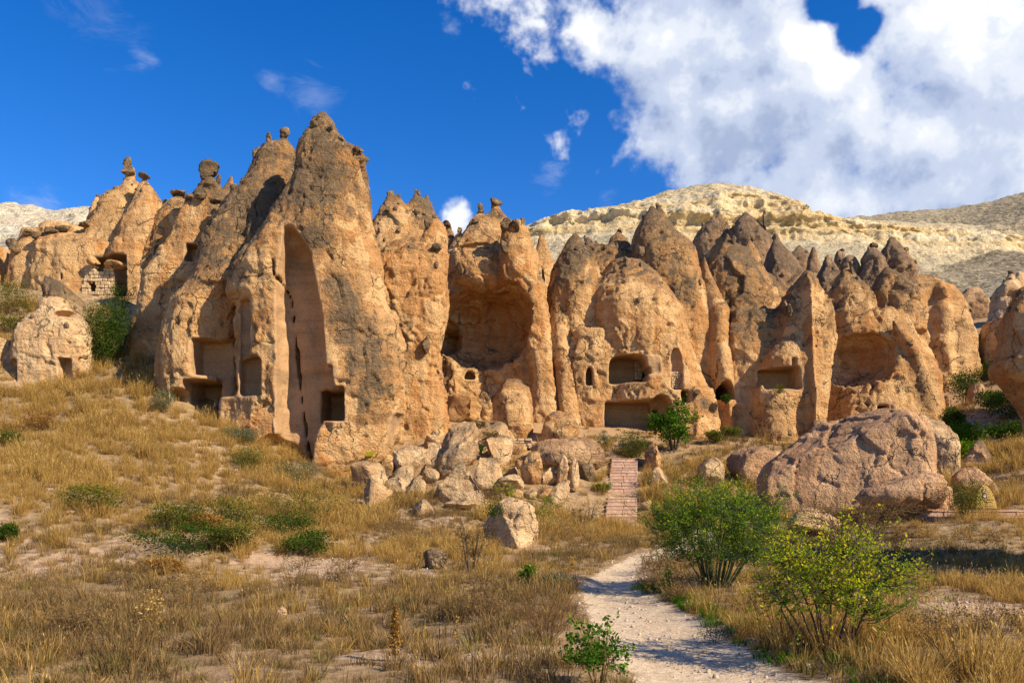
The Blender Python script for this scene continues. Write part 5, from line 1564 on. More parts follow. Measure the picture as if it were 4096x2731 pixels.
def box_mesh(name, sx, sy, sz, mat, bev=.0):
    bm = bmesh.new()
    bmesh.ops.create_cube(bm, size=1.0)
    for w in bm.verts: w.co = Vector((w.co.x * sx, w.co.y * sy, w.co.z * sz))
    if bev: bmesh.ops.bevel(bm, geom=list(bm.edges), offset=bev, segments=2, affect='EDGES')
    me = bpy.data.meshes.new(name); bm.to_mesh(me); bm.free()
    me.materials.append(mat)
    return me


def front_y(u, v, default):
    """depth at which the view ray through (u, v) meets what is built so far"""
    bpy.context.view_layer.update()
    dg = bpy.context.evaluated_depsgraph_get()
    d = Vector(((u - U0) / F, 1, (V0 - v) / F)).normalized()
    hit, loc, *_ = SC.ray_cast(dg, Vector((0, 0, CZ)), d)
    return loc.y if hit else default


sy = front_y(1476, 1814, 38.2) - 0.1
P = W(1476, 1814, sy)
root = empty('warning_sign', P)
tag(root, 'small yellow warning sign fixed to the toe of the tallest pinnacle', 'sign')
sw = 46 / F * sy
obj('panel', box_mesh('panel', sw, .02, sw * .40, YEL), root)
obj('bracket', box_mesh('bracket', sw * .8, .3, .03, BLK), root, (0, .16, 0))
for i, line in enumerate(('TEHLIKELI GIRILMEZ', 'IT IS DANGEROUS', 'NO ENTRANCE -')):
    text_mesh('lettering', line, sw * .115, BLK, root, (0, -.014, sw * (.08 - .125 * i)))

sx_, sv_, sY = 3945, 2032, 25.6
P = W(sx_, sv_, sY)
root = empty('stone_signboard', P)
tag(root, 'pointed yellow stone signboard with brown pictograms beside the right hand steps', 'sign')
k = sY / F
prof = [(-45, 0), (-42, 60), (-38, 68), (-26, 82), (-17, 90), (-8, 91), (3, 85), (14, 73), (22, 58), (28, 42), (36, 14), (40, -2)]
bm = bmesh.new()
vs = [bm.verts.new((a * k, -.06, (b + 0) * k)) for a, b in prof]
bm.faces.new(vs)
r = bmesh.ops.extrude_face_region(bm, geom=list(bm.faces))
bmesh.ops.translate(bm, vec=(0, .14, 0), verts=[g for g in r['geom'] if isinstance(g, bmesh.types.BMVert)])
bmesh.ops.recalc_face_normals(bm, faces=list(bm.faces))
bmesh.ops.bevel(bm, geom=list(bm.edges), offset=.015, segments=1, affect='EDGES')
me = bpy.data.meshes.new('board'); bm.to_mesh(me); bm.free(); me.materials.append(SIGN)
obj('board', me, root)
for j, zc in enumerate((69, 49)):
    pc = obj('pictogram', box_mesh('pictogram', 18 * k, .012, 17 * k, BRN, .003), root, ((-14 + 4 * j) * k, -.067, zc * k))
    if j == 0:      # church: two pointed masses with a door between
        bm = bmesh.new()
        pts = [(-5.5, -6), (-3.2, 2), (-2, 6.5), (0, 5.2), (2, 6.5), (3.4, 2), (5.8, -6), (2, -6), (1.8, -1), (0, 1), (-1.8, -1), (-2, -6)]
        bm.faces.new([bm.verts.new((a * k, -.009, b * k)) for a, b in pts])
    else:           # crescent
        bm = bmesh.new()
        pts = [(6.6 * math.cos(t), 6.6 * math.sin(t)) for t in np.linspace(.6, 2 * math.pi - .6, 18)] + [(2.2 + 4.6 * math.cos(t), 4.2 * math.sin(t)) for t in np.linspace(2 * math.pi - 1.0, 1.0, 16)]
        bm.faces.new([bm.verts.new((a * k, -.009, b * k)) for a, b in pts])
        bm.faces.new([bm.verts.new((a * k, -.0095, b * k)) for a, b in ((-8, 0), (-4, 2), (8, .6), (8, -.6), (-4, -2))])
    me = bpy.data.meshes.new('emblem'); bm.to_mesh(me); bm.free(); me.materials.append(WHT)
    obj('emblem', me, pc)
text_mesh('lettering', '04', 5 * k, BRN, root, (-16 * k, -.064, 82 * k))
text_mesh('lettering', 'Grape Church 50m', 6.4 * k, BRN, root, (0 * k, -.064, 32 * k))
text_mesh('lettering', 'Valley 30 m', 6.4 * k, BRN, root, (4 * k, -.064, 22 * k))
text_mesh('lettering', 'Valley II 10 m.', 6.4 * k, BRN, root, (6 * k, -.064, 6 * k))
for dx, z, s in ((4, 16, -1), (7, 1.5, 1)):
    bm = bmesh.new()
    bm.faces.new([bm.verts.new((s * a * k, -.066, b * k)) for a, b in ((-7, .5), (-7, -.5), (3, -.5), (3, -1.6), (7, 0), (3, 1.6), (3, .5))])
    me = bpy.data.meshes.new('arrow'); bm.to_mesh(me); bm.free(); me.materials.append(BRN)
    obj('arrow', me, root, (dx * k, 0, z * k))

# ---------------------------------------------------------------- plants
def tube(pts, r0, r1, sides=4):
    pts = np.asarray(pts, float)
    n = len(pts)
    d = np.gradient(pts, axis=0)
    d /= np.linalg.norm(d, axis=1, keepdims=True) + 1e-9
    ref = np.array((0.3, 0.9, 0.2))
    a = np.cross(d, ref); a /= np.linalg.norm(a, axis=1, keepdims=True) + 1e-9
    b = np.cross(d, a)
    r = np.linspace(r0, r1, n)[:, None, None]
    t = np.arange(sides) * 2 * math.pi / sides
    ring = pts[:, None] + r * (a[:, None] * np.cos(t)[None, :, None] + b[:, None] * np.sin(t)[None, :, None])
    i = np.arange(n * sides).reshape(n, sides)
    j = np.roll(i, -1, 1)
    q = np.stack([i[:-1], j[:-1], j[1:], i[1:]], -1).reshape(-1, 4)
    return ring.reshape(-1, 3), q


def bez(a, b, c, n=6):
    t = np.linspace(0, 1, n)[:, None]
    return (1 - t) ** 2 * np.asarray(a) + 2 * t * (1 - t) * np.asarray(b) + t * t * np.asarray(c)


class Acc:
    def __init__(s): s.v, s.f, s.n = [], [], 0
    def add(s, v, f):
        s.v.append(v); s.f.append(f + s.n); s.n += len(v)
    def mesh(s, name, mat, var=None, smooth=True):
        me = mesh_np(name, np.concatenate(s.v), np.concatenate(s.f), mat, smooth)
        if var is not None:
            at = me.attributes.new('var', 'FLOAT', 'POINT')
            at.data.foreach_set('value', np.ascontiguousarray(var, np.float32))
        return me


def leaf_quads(P, size, rs, up=0.35, asp=0.45, axis=None):
    """P (n,3) leaf positions -> rhombic leaves, random turn"""
    n = len(P)
    d = rs.normal(size=(n, 3)); d[:, 2] = np.abs(d[:, 2]) * up * 2 + up * .3
    if axis is not None: d = d * .6 + axis
    d /= np.linalg.norm(d, axis=1, keepdims=True)
    s = np.cross(d, rs.normal(size=(n, 3))); s /= np.linalg.norm(s, axis=1, keepdims=True) + 1e-9
    L = (size * rs.uniform(.6, 1.3, n))[:, None]
    v = np.stack([P, P + d * L * .5 + s * L * asp * .5, P + d * L, P + d * L * .5 - s * L * asp * .5], 1).reshape(-1, 3)
    return v, np.arange(4 * n).reshape(n, 4)


def shrub_meshes(w, h, seed, leaf, twig, clumps=30, leaves=60, lsize=.05, sigma=.13, mains=7, low=.15, tr=.012, vase=.8, core=.35, asp=.45, twigs=0, yellow=0.0):
    rs = np.random.RandomState(seed)
    C = []
    while len(C) < clumps:
        p = rs.uniform(-1, 1, 3); p[2] = rs.uniform(low, 1)
        z = p[2]
        prof = np.interp(z, [0, low, .35, .7, 1.0], [.2, .55 + .2 * (1 - vase), .85, 1.0, .55])
        r = math.hypot(p[0], p[1])
        if r > prof or r / prof < core * rs.rand(): continue
        C.append((p[0] * w / 2, p[1] * w / 2, z * h * rs.uniform(.85, 1.05)))
    C = np.array(C)
    br = Acc()
    M = []
    for i in range(mains):
        a = 2 * math.pi * (i + rs.rand() * .7) / mains
        e = np.array((math.cos(a) * w * .30 * rs.uniform(.4, 1.1), math.sin(a) * w * .30 * rs.uniform(.4, 1.1), h * rs.uniform(.5, .75)))
        b0 = np.array((math.cos(a), math.sin(a), 0)) * w * .05 + np.array((0, 0, -.05 * h))
        mid = b0 * .6 + e * .4 + rs.normal(size=3) * w * .04
        pts = bez(b0, mid, e, 7)
        M.append(pts)
        br.add(*tube(pts, tr, tr * .45, 5))
    L, var = Acc(), []
    allp = np.concatenate(M)
    for c in C:
        d = np.linalg.norm(allp - c, axis=1) + (allp[:, 2] > c[2]) * h
        k = int(np.argmin(d))
        s = allp[k]
        mid = (s + c) / 2 + rs.normal(size=3) * w * .05 + np.array((0, 0, -.03 * h))
        pts = bez(s, mid, c, 5)
        br.add(*tube(pts, tr * .45, tr * .16, 3))
        tw = []
        for _ in range(twigs):
            e = c + rs.normal(size=3) * w * sigma * 1.1
            e[2] = max(e[2], .03 * h) + .02 * h
            tp = bez(pts[2], (pts[2] + e) / 2 + rs.normal(size=3) * w * .02, e, 4)
            tw.append(tp)
            br.add(*tube(tp, tr * .22, tr * .08, 3))
        m = int(leaves * rs.uniform(.5, 1.4))
        if m:
            P = c + rs.normal(size=(m, 3)) * np.array((w * sigma, w * sigma, h * sigma * .8))
            if twigs:                      # leaves sit along the twigs
                T = np.array(tw)[rs.randint(0, len(tw), m)]
                q = rs.uniform(.3, 3, m); qi = np.minimum(q.astype(int), 2); qf = (q - qi)[:, None]
                ar = np.arange(m)
                P = T[ar, qi] * (1 - qf) + T[ar, qi + 1] * qf + rs.normal(size=(m, 3)) * lsize * .45
            P[:, 2] = np.maximum(P[:, 2], .02 * h)
            v, f = leaf_quads(P, lsize, rs, asp=asp)
            L.add(v, f)
            base = rs.uniform(.2, .75) + yellow * (P[:, 2] / h - .5)
            var.append(np.repeat(np.clip(base + rs.normal(size=m) * .17, 0, 1), 4))
    me_b = br.mesh('branches', twig)
    me_l = L.mesh('foliage', leaf, np.concatenate(var), False) if var else None
    return me_b, me_l


def place_plant(name, label, cat, c, x, y, wpx, hpx, Y=None, group=None, lift=0.0, **kw):
    """x, y: foot of the plant in a crop; wpx, hpx: its size there"""
    u, v = S(c, x, y)
    if Y is None:
        Y = ray_ground(u, v) or 30.0
    X = (u - U0) / F * Y
    z = gz(X, Y) if lift == 0.0 else CZ + (V0 - v) / F * Y
    k = Y / F / CROPS[c][2]
    mb, ml = shrub_meshes(wpx * k, hpx * k, **kw)
    root = empty(name, (X, Y, z))
    obj('branches', mb, root)
    if ml: obj('foliage', ml, root)
    return tag(root, label, cat, group)


B = dict(leaf=LEAF_DARK, twig=BARK, clumps=34, leaves=70, lsize=.09, sigma=.13)
# the two broom-like shrubs by the path
place_plant('broom_shrub', 'tall yellow green shrub with many thin dark stems right of the path bend', 'shrub', 8, 640, 1040, 830, 600, seed=1, leaf=LEAF_BRIGHT, twig=TWIG_G, clumps=240, leaves=95, lsize=.044, sigma=.075, mains=30, low=.3, tr=.018, twigs=7, asp=.4, yellow=.55)
place_plant('broom_shrub', 'low bright yellow leaved shrub with spreading black branches at the lower right', 'shrub', 8, 1270, 1400, 1000, 700, seed=2, leaf=LEAF_YELLOW, twig=BARK, clumps=120, leaves=66, lsize=.038, sigma=.085, mains=14, low=.4, tr=.015, twigs=6, asp=.5, yellow=.4)
place_plant('dry_shrub', 'brown leafless thorny shrub behind the low yellow shrub', 'shrub', 8, 1430, 810, 760, 300, seed=3, leaf=LEAF_RUST, twig=TWIG_B, clumps=120, leaves=10, lsize=.05, sigma=.07, mains=16, low=.2, tr=.018, twigs=7)
place_plant('fruit_tree', 'small bright green leafy tree in front of the lower hewn room', 'tree', 10, 1085, 1400, 560, 550, Y=44, seed=4, leaf=LEAF_TREE, twig=BARK, clumps=38, leaves=105, lsize=.13, sigma=.085, mains=5, low=.22, tr=.06, asp=.75, core=.8, vase=.3)
place_plant('green_bush', 'round dark green bush at the head of the stairs', 'bush', 10, 560, 1530, 400, 360, Y=43.2, seed=5, leaf=LEAF_OLIVE, twig=BARK, clumps=60, leaves=80, lsize=.08, sigma=.10, mains=8, low=.1, tr=.02, asp=.35)
place_plant('green_bush', 'low green bush below the black cave mouth', 'bush', 10, 1790, 1235, 220, 150, Y=46, seed=6, **{**B, 'leaf': LEAF_OLIVE})
place_plant('green_bush', 'small bush right of the little green tree', 'bush', 10, 1590, 1350, 200, 150, Y=45, seed=7, **{**B, 'leaf': LEAF_OLIVE})
place_plant('green_bush', 'tuft of green shrub growing on the ledge of the square room', 'bush', 6, 160, 1190, 60, 46, Y=48.0, lift=1, seed=8, leaf=LEAF_OLIVE, twig=BARK, clumps=12, leaves=40, lsize=.08)
place_plant('green_bush', 'tiny dark bush inside the black cave mouth', 'bush', 10, 1735, 830, 110, 110, Y=48.6, lift=1, seed=9, **B)
place_plant('green_bush', 'grey bush on the left of the round bush by the stairs', 'bush', 10, 200, 1420, 240, 190, Y=44.5, seed=10, leaf=LEAF_GREY, twig=BARK, clumps=26, leaves=50, lsize=.06, twigs=3)
# left slope
place_plant('green_bush', 'tall dark green thicket between the hewn boulder and the rock fin', 'bush', 9, 960, 1230, 340, 620, Y=46.5, seed=11, **{**B, 'clumps': 110, 'leaves': 110, 'lsize': .10, 'vase': .2})
place_plant('green_bush', 'darker upper thicket beside the walled cave door', 'bush', 9, 1100, 760, 200, 230, Y=52, seed=12, **B)
place_plant('green_bush', 'wide green bush at the left edge above the hewn boulder', 'bush', 9, 120, 880, 330, 330, Y=50, seed=13, **{**B, 'leaf': LEAF_OLIVE, 'clumps': 60})
place_plant('green_bush', 'low green bush at the left edge just behind the hewn boulder', 'bush', 9, 140, 1010, 280, 160, Y=48, seed=14, **{**B, 'leaf': LEAF_OLIVE})
place_plant('juniper', 'small feathery grey green juniper at the left foot of the tallest pinnacle', 'shrub', 11, 835, 165, 110, 120, Y=39.4, seed=15, leaf=LEAF_GREY, twig=BARK, clumps=26, leaves=60, lsize=.07, sigma=.09, vase=.3)
SL = 'green bushes on the grassy slope'
for i, (x, y, w, hh, lab, lf) in enumerate((
        (480, 680, 230, 90, 'flat green bush alone in the middle of the left grassy slope', LEAF_OLIVE),
        (900, 800, 190, 110, 'olive green bush left of the rust coloured patch on the slope', LEAF_OLIVE),
        (920, 925, 290, 120, 'widest dark green bush on the bare bank at the left', LEAF_DARK),
        (1190, 790, 190, 120, 'green bush right of the rust coloured patch on the slope', LEAF_OLIVE),
        (1180, 885, 180, 110, 'green bush just below another on the right part of the bank', LEAF_OLIVE),
        (1500, 760, 340, 150, 'large olive and rust bush near the middle of the slope foot', LEAF_OLIVE),
        (1440, 820, 230, 90, 'dark green bush in front of the large olive bush', LEAF_DARK),
        (1560, 920, 190, 90, 'thin green bush below the large olive bush', LEAF_DARK),
        (1255, 495, 140, 90, 'green bush on the slope right under the pinnacle foot', LEAF_OLIVE),
        (1520, 560, 190, 90, 'green and grey herbs along the shaded base of the pinnacle', LEAF_GREY),
        (1240, 350, 150, 60, 'pale green herbs at the arch in the pinnacle foot', LEAF_GREY),
        (50, 360, 90, 60, 'small green bush at the left edge of the slope', LEAF_OLIVE),
        (210, 285, 120, 80, 'rust brown bush high on the left slope', LEAF_RUST),
        (1035, 790, 150, 60, 'rust orange low bush between the green slope bushes', LEAF_RUST),
        (820, 1010, 130, 50, 'rust coloured herb patch under the bank', LEAF_RUST),
        (40, 850, 60, 60, 'small dark bush at the left edge below the bank', LEAF_DARK))):
    place_plant('slope_bush', lab, 'bush', 11, x, y, w * 1.3, hh * 1.35, seed=30 + i, group=SL, leaf=lf, twig=BARK, clumps=46, leaves=80, lsize=.055, sigma=.12, mains=7, tr=.01, low=.1, yellow=.3)
# middle ground
place_plant('dry_shrub', 'dark leafless thorn bush in front of the large cream boulder', 'shrub', 7, 985, 1150, 330, 400, seed=50, leaf=LEAF_RUST, twig=BARK, clumps=46, leaves=8, lsize=.04, sigma=.09, mains=9, low=.25, tr=.014, twigs=6)
place_plant('dry_shrub', 'yellow leaved thin shrub right of the large cream boulder', 'shrub', 7, 1470, 870, 330, 260, seed=51, leaf=LEAF_YELLOW, twig=TWIG_B, clumps=60, leaves=22, lsize=.055, sigma=.08, mains=9, low=.2, tr=.016, twigs=4)
place_plant('dry_shrub', 'dark branching bare shrub left of the foot of the stairs', 'shrub', 7, 1740, 870, 270, 170, seed=52, leaf=LEAF_RUST, twig=BARK, clumps=40, leaves=5, lsize=.05, sigma=.09, mains=9, low=.2, tr=.018, twigs=7)
place_plant('dry_shrub', 'thin yellow shrub behind the top of the large cream boulder', 'shrub', 7, 1210, 700, 200, 170, seed=53, leaf=LEAF_YELLOW, twig=TWIG_B, clumps=34, leaves=18, lsize=.06, sigma=.09, mains=7, low=.25, tr=.016, twigs=4)
place_plant('green_bush', 'little dark shrub growing on top of the large cream boulder', 'bush', 7, 1140, 790, 130, 110, Y=22.0, lift=1, seed=54, leaf=LEAF_DARK, twig=BARK, clumps=20, leaves=40, lsize=.05)
place_plant('dry_shrub', 'fine brown brushy shrub at the left edge of the path', 'shrub', 12, 1600, 530, 560, 290, seed=55, leaf=LEAF_RUST, twig=TWIG_B, clumps=110, leaves=9, lsize=.018, sigma=.07, mains=22, low=.25, tr=.006, twigs=6)
place_plant('green_sapling', 'leafy green sapling at the bottom edge left of the path', 'shrub', 12, 1900, 800, 420, 380, seed=56, leaf=LEAF_TREE, twig=TWIG_B, clumps=52, leaves=24, lsize=.04, sigma=.06, mains=8, low=.25, tr=.006, asp=.6)
place_plant('green_bush', 'small fresh green bush left of the path bend', 'bush', 12, 1485, 195, 90, 110, seed=57, leaf=LEAF_TREE, twig=BARK, clumps=20, leaves=60, lsize=.04, tr=.008)
place_plant('green_bush', 'grey green thistle patch beside the path bend', 'bush', 12, 1650, 215, 150, 70, seed=58, leaf=LEAF_GREY, twig=BARK, clumps=24, leaves=40, lsize=.05, tr=.006)
place_plant('green_bush', 'creeping green herb on the right edge of the path', 'bush', 8, 640, 1350, 190, 130, seed=59, leaf=LEAF_GREY, twig=BARK, clumps=24, leaves=50, lsize=.022, tr=.004)
place_plant('green_bush', 'fresh green herb at the foot of the tall yellow green shrub', 'bush', 8, 370, 1060, 110, 140, seed=60, leaf=LEAF_TREE, twig=BARK, clumps=16, leaves=40, lsize=.04, tr=.006)
place_plant('green_bush', 'dark green bush left of the stone signboard', 'bush', 8, 2020, 655, 190, 210, seed=61, leaf=LEAF_OLIVE, twig=BARK, clumps=60, leaves=90, lsize=.045, tr=.014)
place_plant('green_bush', 'bright green bush at the mouth of the shaded ravine', 'bush', 8, 2010, 250, 240, 150, Y=41, seed=62, leaf=LEAF_TREE, twig=BARK, clumps=60, leaves=80, lsize=.11, asp=.7, tr=.02)
place_plant('green_bush', 'paler green bush in front of the bright ravine bush', 'bush', 8, 1985, 330, 190, 110, Y=38.5, seed=63, leaf=LEAF_BRIGHT, twig=BARK, clumps=40, leaves=70, lsize=.09, asp=.6, tr=.02)
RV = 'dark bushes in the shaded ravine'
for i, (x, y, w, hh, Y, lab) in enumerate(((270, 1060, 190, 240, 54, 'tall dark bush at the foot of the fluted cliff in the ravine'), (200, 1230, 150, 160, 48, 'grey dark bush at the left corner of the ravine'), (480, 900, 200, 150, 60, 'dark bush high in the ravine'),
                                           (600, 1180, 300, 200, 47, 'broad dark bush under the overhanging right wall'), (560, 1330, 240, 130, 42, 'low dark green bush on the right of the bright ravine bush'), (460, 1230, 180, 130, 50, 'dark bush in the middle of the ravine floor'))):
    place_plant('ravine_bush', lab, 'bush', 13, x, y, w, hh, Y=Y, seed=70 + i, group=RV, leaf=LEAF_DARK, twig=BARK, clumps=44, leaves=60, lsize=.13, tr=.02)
SH = 'low grey shrubs on the rock shelf'
for i, (x, y, w, hh) in enumerate(((1040, 190, 110, 50), (1120, 270, 130, 60), (970, 220, 70, 40))):
    place_plant('shelf_shrub', ('grey shrub on the top of the rock shelf above the rubble', 'grey shrub on the front of the rock shelf above the rubble', 'grey shrub at the left end of the rock shelf above the rubble')[i], 'shrub', 7, x, y, w, hh, Y=42.2, lift=1, seed=80 + i, group=SH, leaf=SCRUB, twig=TWIG_B, clumps=24, leaves=40, lsize=.09, twigs=3)
place_plant('green_bush', 'green bush tucked between the leaning block and the upright cream block', 'bush', 7, 1020, 360, 90, 60, Y=40, lift=1, seed=84, **B)
place_plant('green_bush', 'small green bush beside the dark grey stone near the stairs', 'bush', 7, 1860, 500, 90, 50, Y=38.4, seed=85, **{**B, 'leaf': LEAF_TREE})
DS = 'low dry scrub bushes in the grass'
k = 0
DL = ['dry scrub bush at the lower left corner', 'dry scrub bush left of the pale thistle stalk', 'dry scrub bush below the rust coloured herbs', 'dry scrub bush left of the dark rounded stone', 'dry scrub bush left of the thorn bush by the cream boulder', 'dry scrub bush below the leaning cream boulder', 'dry scrub bush between the boulder and the path bend', 'dry scrub bush left of the path in front of the brushy shrub',
      'dry scrub bush below the grey pink slab', 'dry scrub bush in the shade at the right edge', 'dry scrub bush behind the low yellow shrub', 'dry scrub bush at the right edge of the path under the tall shrub', 'dry scrub bush in the lower right corner', 'dry scrub bush in front of the flat cream ledge stone', 'dry scrub bush under the tall yellow green shrub', 'dry scrub bush on the bare bank at the left', 'dry scrub bush at the far right of the foreground', 'dry scrub bush between the two yellow green shrubs']
rs = random.Random(5)
for (u, v, w, hh) in ((300, 2560, 260, 150), (760, 2440, 300, 170), (1180, 2360, 260, 150), (1380, 2330, 200, 130), (1560, 2180, 180, 110), (2180, 2170, 260, 120), (2330, 2230, 260, 150), (1950, 2480, 300, 180),
                      (3560, 2230, 300, 140), (3900, 2280, 360, 170), (3300, 2260, 280, 140), (2680, 2400, 260, 150), (3760, 2620, 420, 220), (1750, 2120, 180, 100), (2620, 2280, 200, 120), (520, 2340, 220, 120), (3980, 2560, 300, 160), (3100, 2440, 240, 140)):
    place_plant('dry_scrub', DL[k], 'shrub', 0, u, v, w, hh, seed=100 + k, group=DS, leaf=SCRUB, twig=TWIG_B, clumps=46, leaves=26, lsize=.03, sigma=.09, mains=12, low=.15, tr=.006, twigs=4)
    k += 1


# single herbs in front ---------------------------------------------------------
def spike(label, c, x, y, hpx, seed, n, mat, name='dock_stalk', spread=.05, lsize=.03):
    rs = np.random.RandomState(seed)
    u, v = S(c, x, y); Y = ray_ground(u, v) or 9
    X = (u - U0) / F * Y; z = gz(X, Y)
    hh = hpx / CROPS[c][2] / F * Y
    root = empty(name, (X, Y, z))
    A = Acc(); A.add(*tube(bez((0, 0, -.03), (.01, 0, hh * .5), (.015, .01, hh), 6), .007, .003, 5))
    obj('stem', A.mesh('stem', TWIG_B), root)
    t = rs.uniform(.12, 1, n)
    P = np.stack([rs.normal(size=n) * spread * (1.1 - t * .6), rs.normal(size=n) * spread * (1.1 - t * .6), t * hh], 1)
    L = Acc(); L.add(*leaf_quads(P, lsize, rs, asp=.8))
    obj('seed_heads', L.mesh('seed_heads', mat, np.repeat(rs.rand(n), 4), False), root)
    tag(root, label, 'plant')


spike('rust brown dock stalk standing upright in the foreground', 12, 705, 660, 330, 1, 900, LEAF_RUST, spread=.026, lsize=.024)
spike('pale dry stalk in the grass right of the dock stalk', 12, 1068, 560, 170, 2, 60, GRASS, 'dry_stalk', .012, .03)
spike('pale branched dry thistle in the left foreground', 11, 780, 1300, 210, 3, 420, GRASS, 'dry_thistle', .09, .03)
spike('dry pale stalk leaning beside the path bend', 12, 1745, 130, 90, 4, 60, GRASS, 'dry_stalk', .03, .05)


def rosette(label, c, x, y, wpx, seed, mat):
    rs = np.random.RandomState(seed)
    u, v = S(c, x, y); Y = ray_ground(u, v) or 8
    X = (u - U0) / F * Y
    root = empty('mullein', (X, Y, gz(X, Y)))
    L0 = wpx / 2 / CROPS[c][2] / F * Y
    for i in range(16):
        a, tilt = i * 2.4, .25 + .07 * i
        ln = L0 * rs.uniform(.8, 1.2)
        t = np.linspace(0, 1, 6)
        wd = ln * .2 * np.sin(np.pi * np.clip(t * .9 + .08, 0, 1))
        r, z = t * ln * math.cos(tilt), t * ln * math.sin(tilt) * (1 - .35 * t)
        cx, sx = math.cos(a), math.sin(a)
        l = np.stack([r * cx - wd * sx, r * sx + wd * cx, z + .02], 1); m = np.stack([r * cx, r * sx, z], 1); q = np.stack([r * cx + wd * sx, r * sx - wd * cx, z + .02], 1)
        v_ = np.concatenate([l, m, q]); n = 6
        f = [[j, j + 1, n + j + 1, n + j] for j in range(5)] + [[n + j, n + j + 1, 2 * n + j + 1, 2 * n + j] for j in range(5)]
        A = Acc(); A.add(v_, np.array(f))
        obj('leaf', A.mesh('leaf', mat, np.full(18, rs.uniform(.4, 1))), root)
    tag(root, label, 'plant')


rosette('woolly mullein rosette on the gravel at the bottom', 12, 1335, 690, 120, 1, OLIVE)
rosette('yellowing mullein rosette at the lower left', 11, 140, 1410, 130, 2, OLIVE)


# ---------------------------------------------------------------- grass
def tuft(seed, n, h, spread, lean, mat, wid=.006, heads=0.0):
    rs = np.random.RandomState(seed)
    V, Fq, var = [], [], []
    for i in range(n):
        a = rs.uniform(0, 2 * math.pi); r = spread * math.sqrt(rs.rand())
        b = np.array((r * math.cos(a), r * math.sin(a), -.02))
        a2 = a + rs.normal() * .6
        ln = h * rs.uniform(.45, 1.1)
        le = lean * rs.uniform(.2, 1.3)
        d = np.array((math.cos(a2), math.sin(a2), 0))
        s = np.array((-math.sin(a2 + rs.normal()), math.cos(a2 + rs.normal()), 0)) * wid * rs.uniform(.6, 1.4)
        ts = (0, .4, .75, 1.0)
        c = [b + d * le * ln * t * t + np.array((0, 0, ln * t * (1 - .22 * le * t))) for t in ts]
        o = len(V)
        for t, p in zip(ts[:3], c[:3]):
            V += [p - s * (1 - t * .6), p + s * (1 - t * .6)]
        V.append(c[3])
        Fq += [(o, o + 1, o + 3), (o, o + 3, o + 2), (o + 2, o + 3, o + 5), (o + 2, o + 5, o + 4), (o + 4, o + 5, o + 6)]
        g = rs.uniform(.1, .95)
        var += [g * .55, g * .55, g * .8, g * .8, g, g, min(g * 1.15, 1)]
        if rs.rand() < heads:                         # a seed head
            o = len(V)
            p, q = c[3], c[3] + (c[3] - c[2]) * .5
            sd = np.array((rs.normal(), rs.normal(), .3)) * wid * .8
            V += [p, (p + q) / 2 + sd, q, (p + q) / 2 - sd]
            Fq += [(o, o + 1, o + 2), (o, o + 2, o + 3)]
            var += [.9] * 4
    me = mesh_np('tuft', np.array(V), np.array(Fq), mat, True)
    at = me.attributes.new('var', 'FLOAT', 'POINT')
    at.data.foreach_set('value', np.array(var, np.float32))
    return bpy.data.objects.new('tuft', me)


def scatter(name, label, src, P, rot, scl, cat='grass'):
    me = bpy.data.meshes.new(name)
    me.from_pydata([tuple(p) for p in P], [], [])
    a = me.attributes.new('rot', 'FLOAT_VECTOR', 'POINT'); a.data.foreach_set('vector', np.ascontiguousarray(rot, np.float32).ravel())
    a = me.attributes.new('scl', 'FLOAT', 'POINT'); a.data.foreach_set('value', np.ascontiguousarray(scl, np.float32))
    o = obj(name, me)
    g = bpy.data.node_groups.new(name, 'GeometryNodeTree')
    g.interface.new_socket('Geometry', in_out='INPUT', socket_type='NodeSocketGeometry')
    g.interface.new_socket('Geometry', in_out='OUTPUT', socket_type='NodeSocketGeometry')
    n = g.nodes
    gi, go = n.new('NodeGroupInput'), n.new('NodeGroupOutput')
    iop, oi = n.new('GeometryNodeInstanceOnPoints'), n.new('GeometryNodeObjectInfo')
    oi.inputs['Object'].default_value = src
    oi.inputs['As Instance'].default_value = True
    ar, sc_ = n.new('GeometryNodeInputNamedAttribute'), n.new('GeometryNodeInputNamedAttribute')
    ar.data_type = 'FLOAT_VECTOR'; ar.inputs['Name'].default_value = 'rot'
    sc_.data_type = 'FLOAT'; sc_.inputs['Name'].default_value = 'scl'
    e2r = n.new('FunctionNodeEulerToRotation')
    l = g.links
    l.new(gi.outputs[0], iop.inputs['Points'])
    l.new(oi.outputs['Geometry'], iop.inputs['Instance'])
    l.new(ar.outputs[0], e2r.inputs[0]); l.new(e2r.outputs[0], iop.inputs['Rotation'])
    l.new(sc_.outputs[0], iop.inputs['Scale'])
    l.new(iop.outputs[0], go.inputs[0])
    m = o.modifiers.new('scatter', 'NODES'); m.node_group = g
    return tag(o, label, cat, kind='stuff')


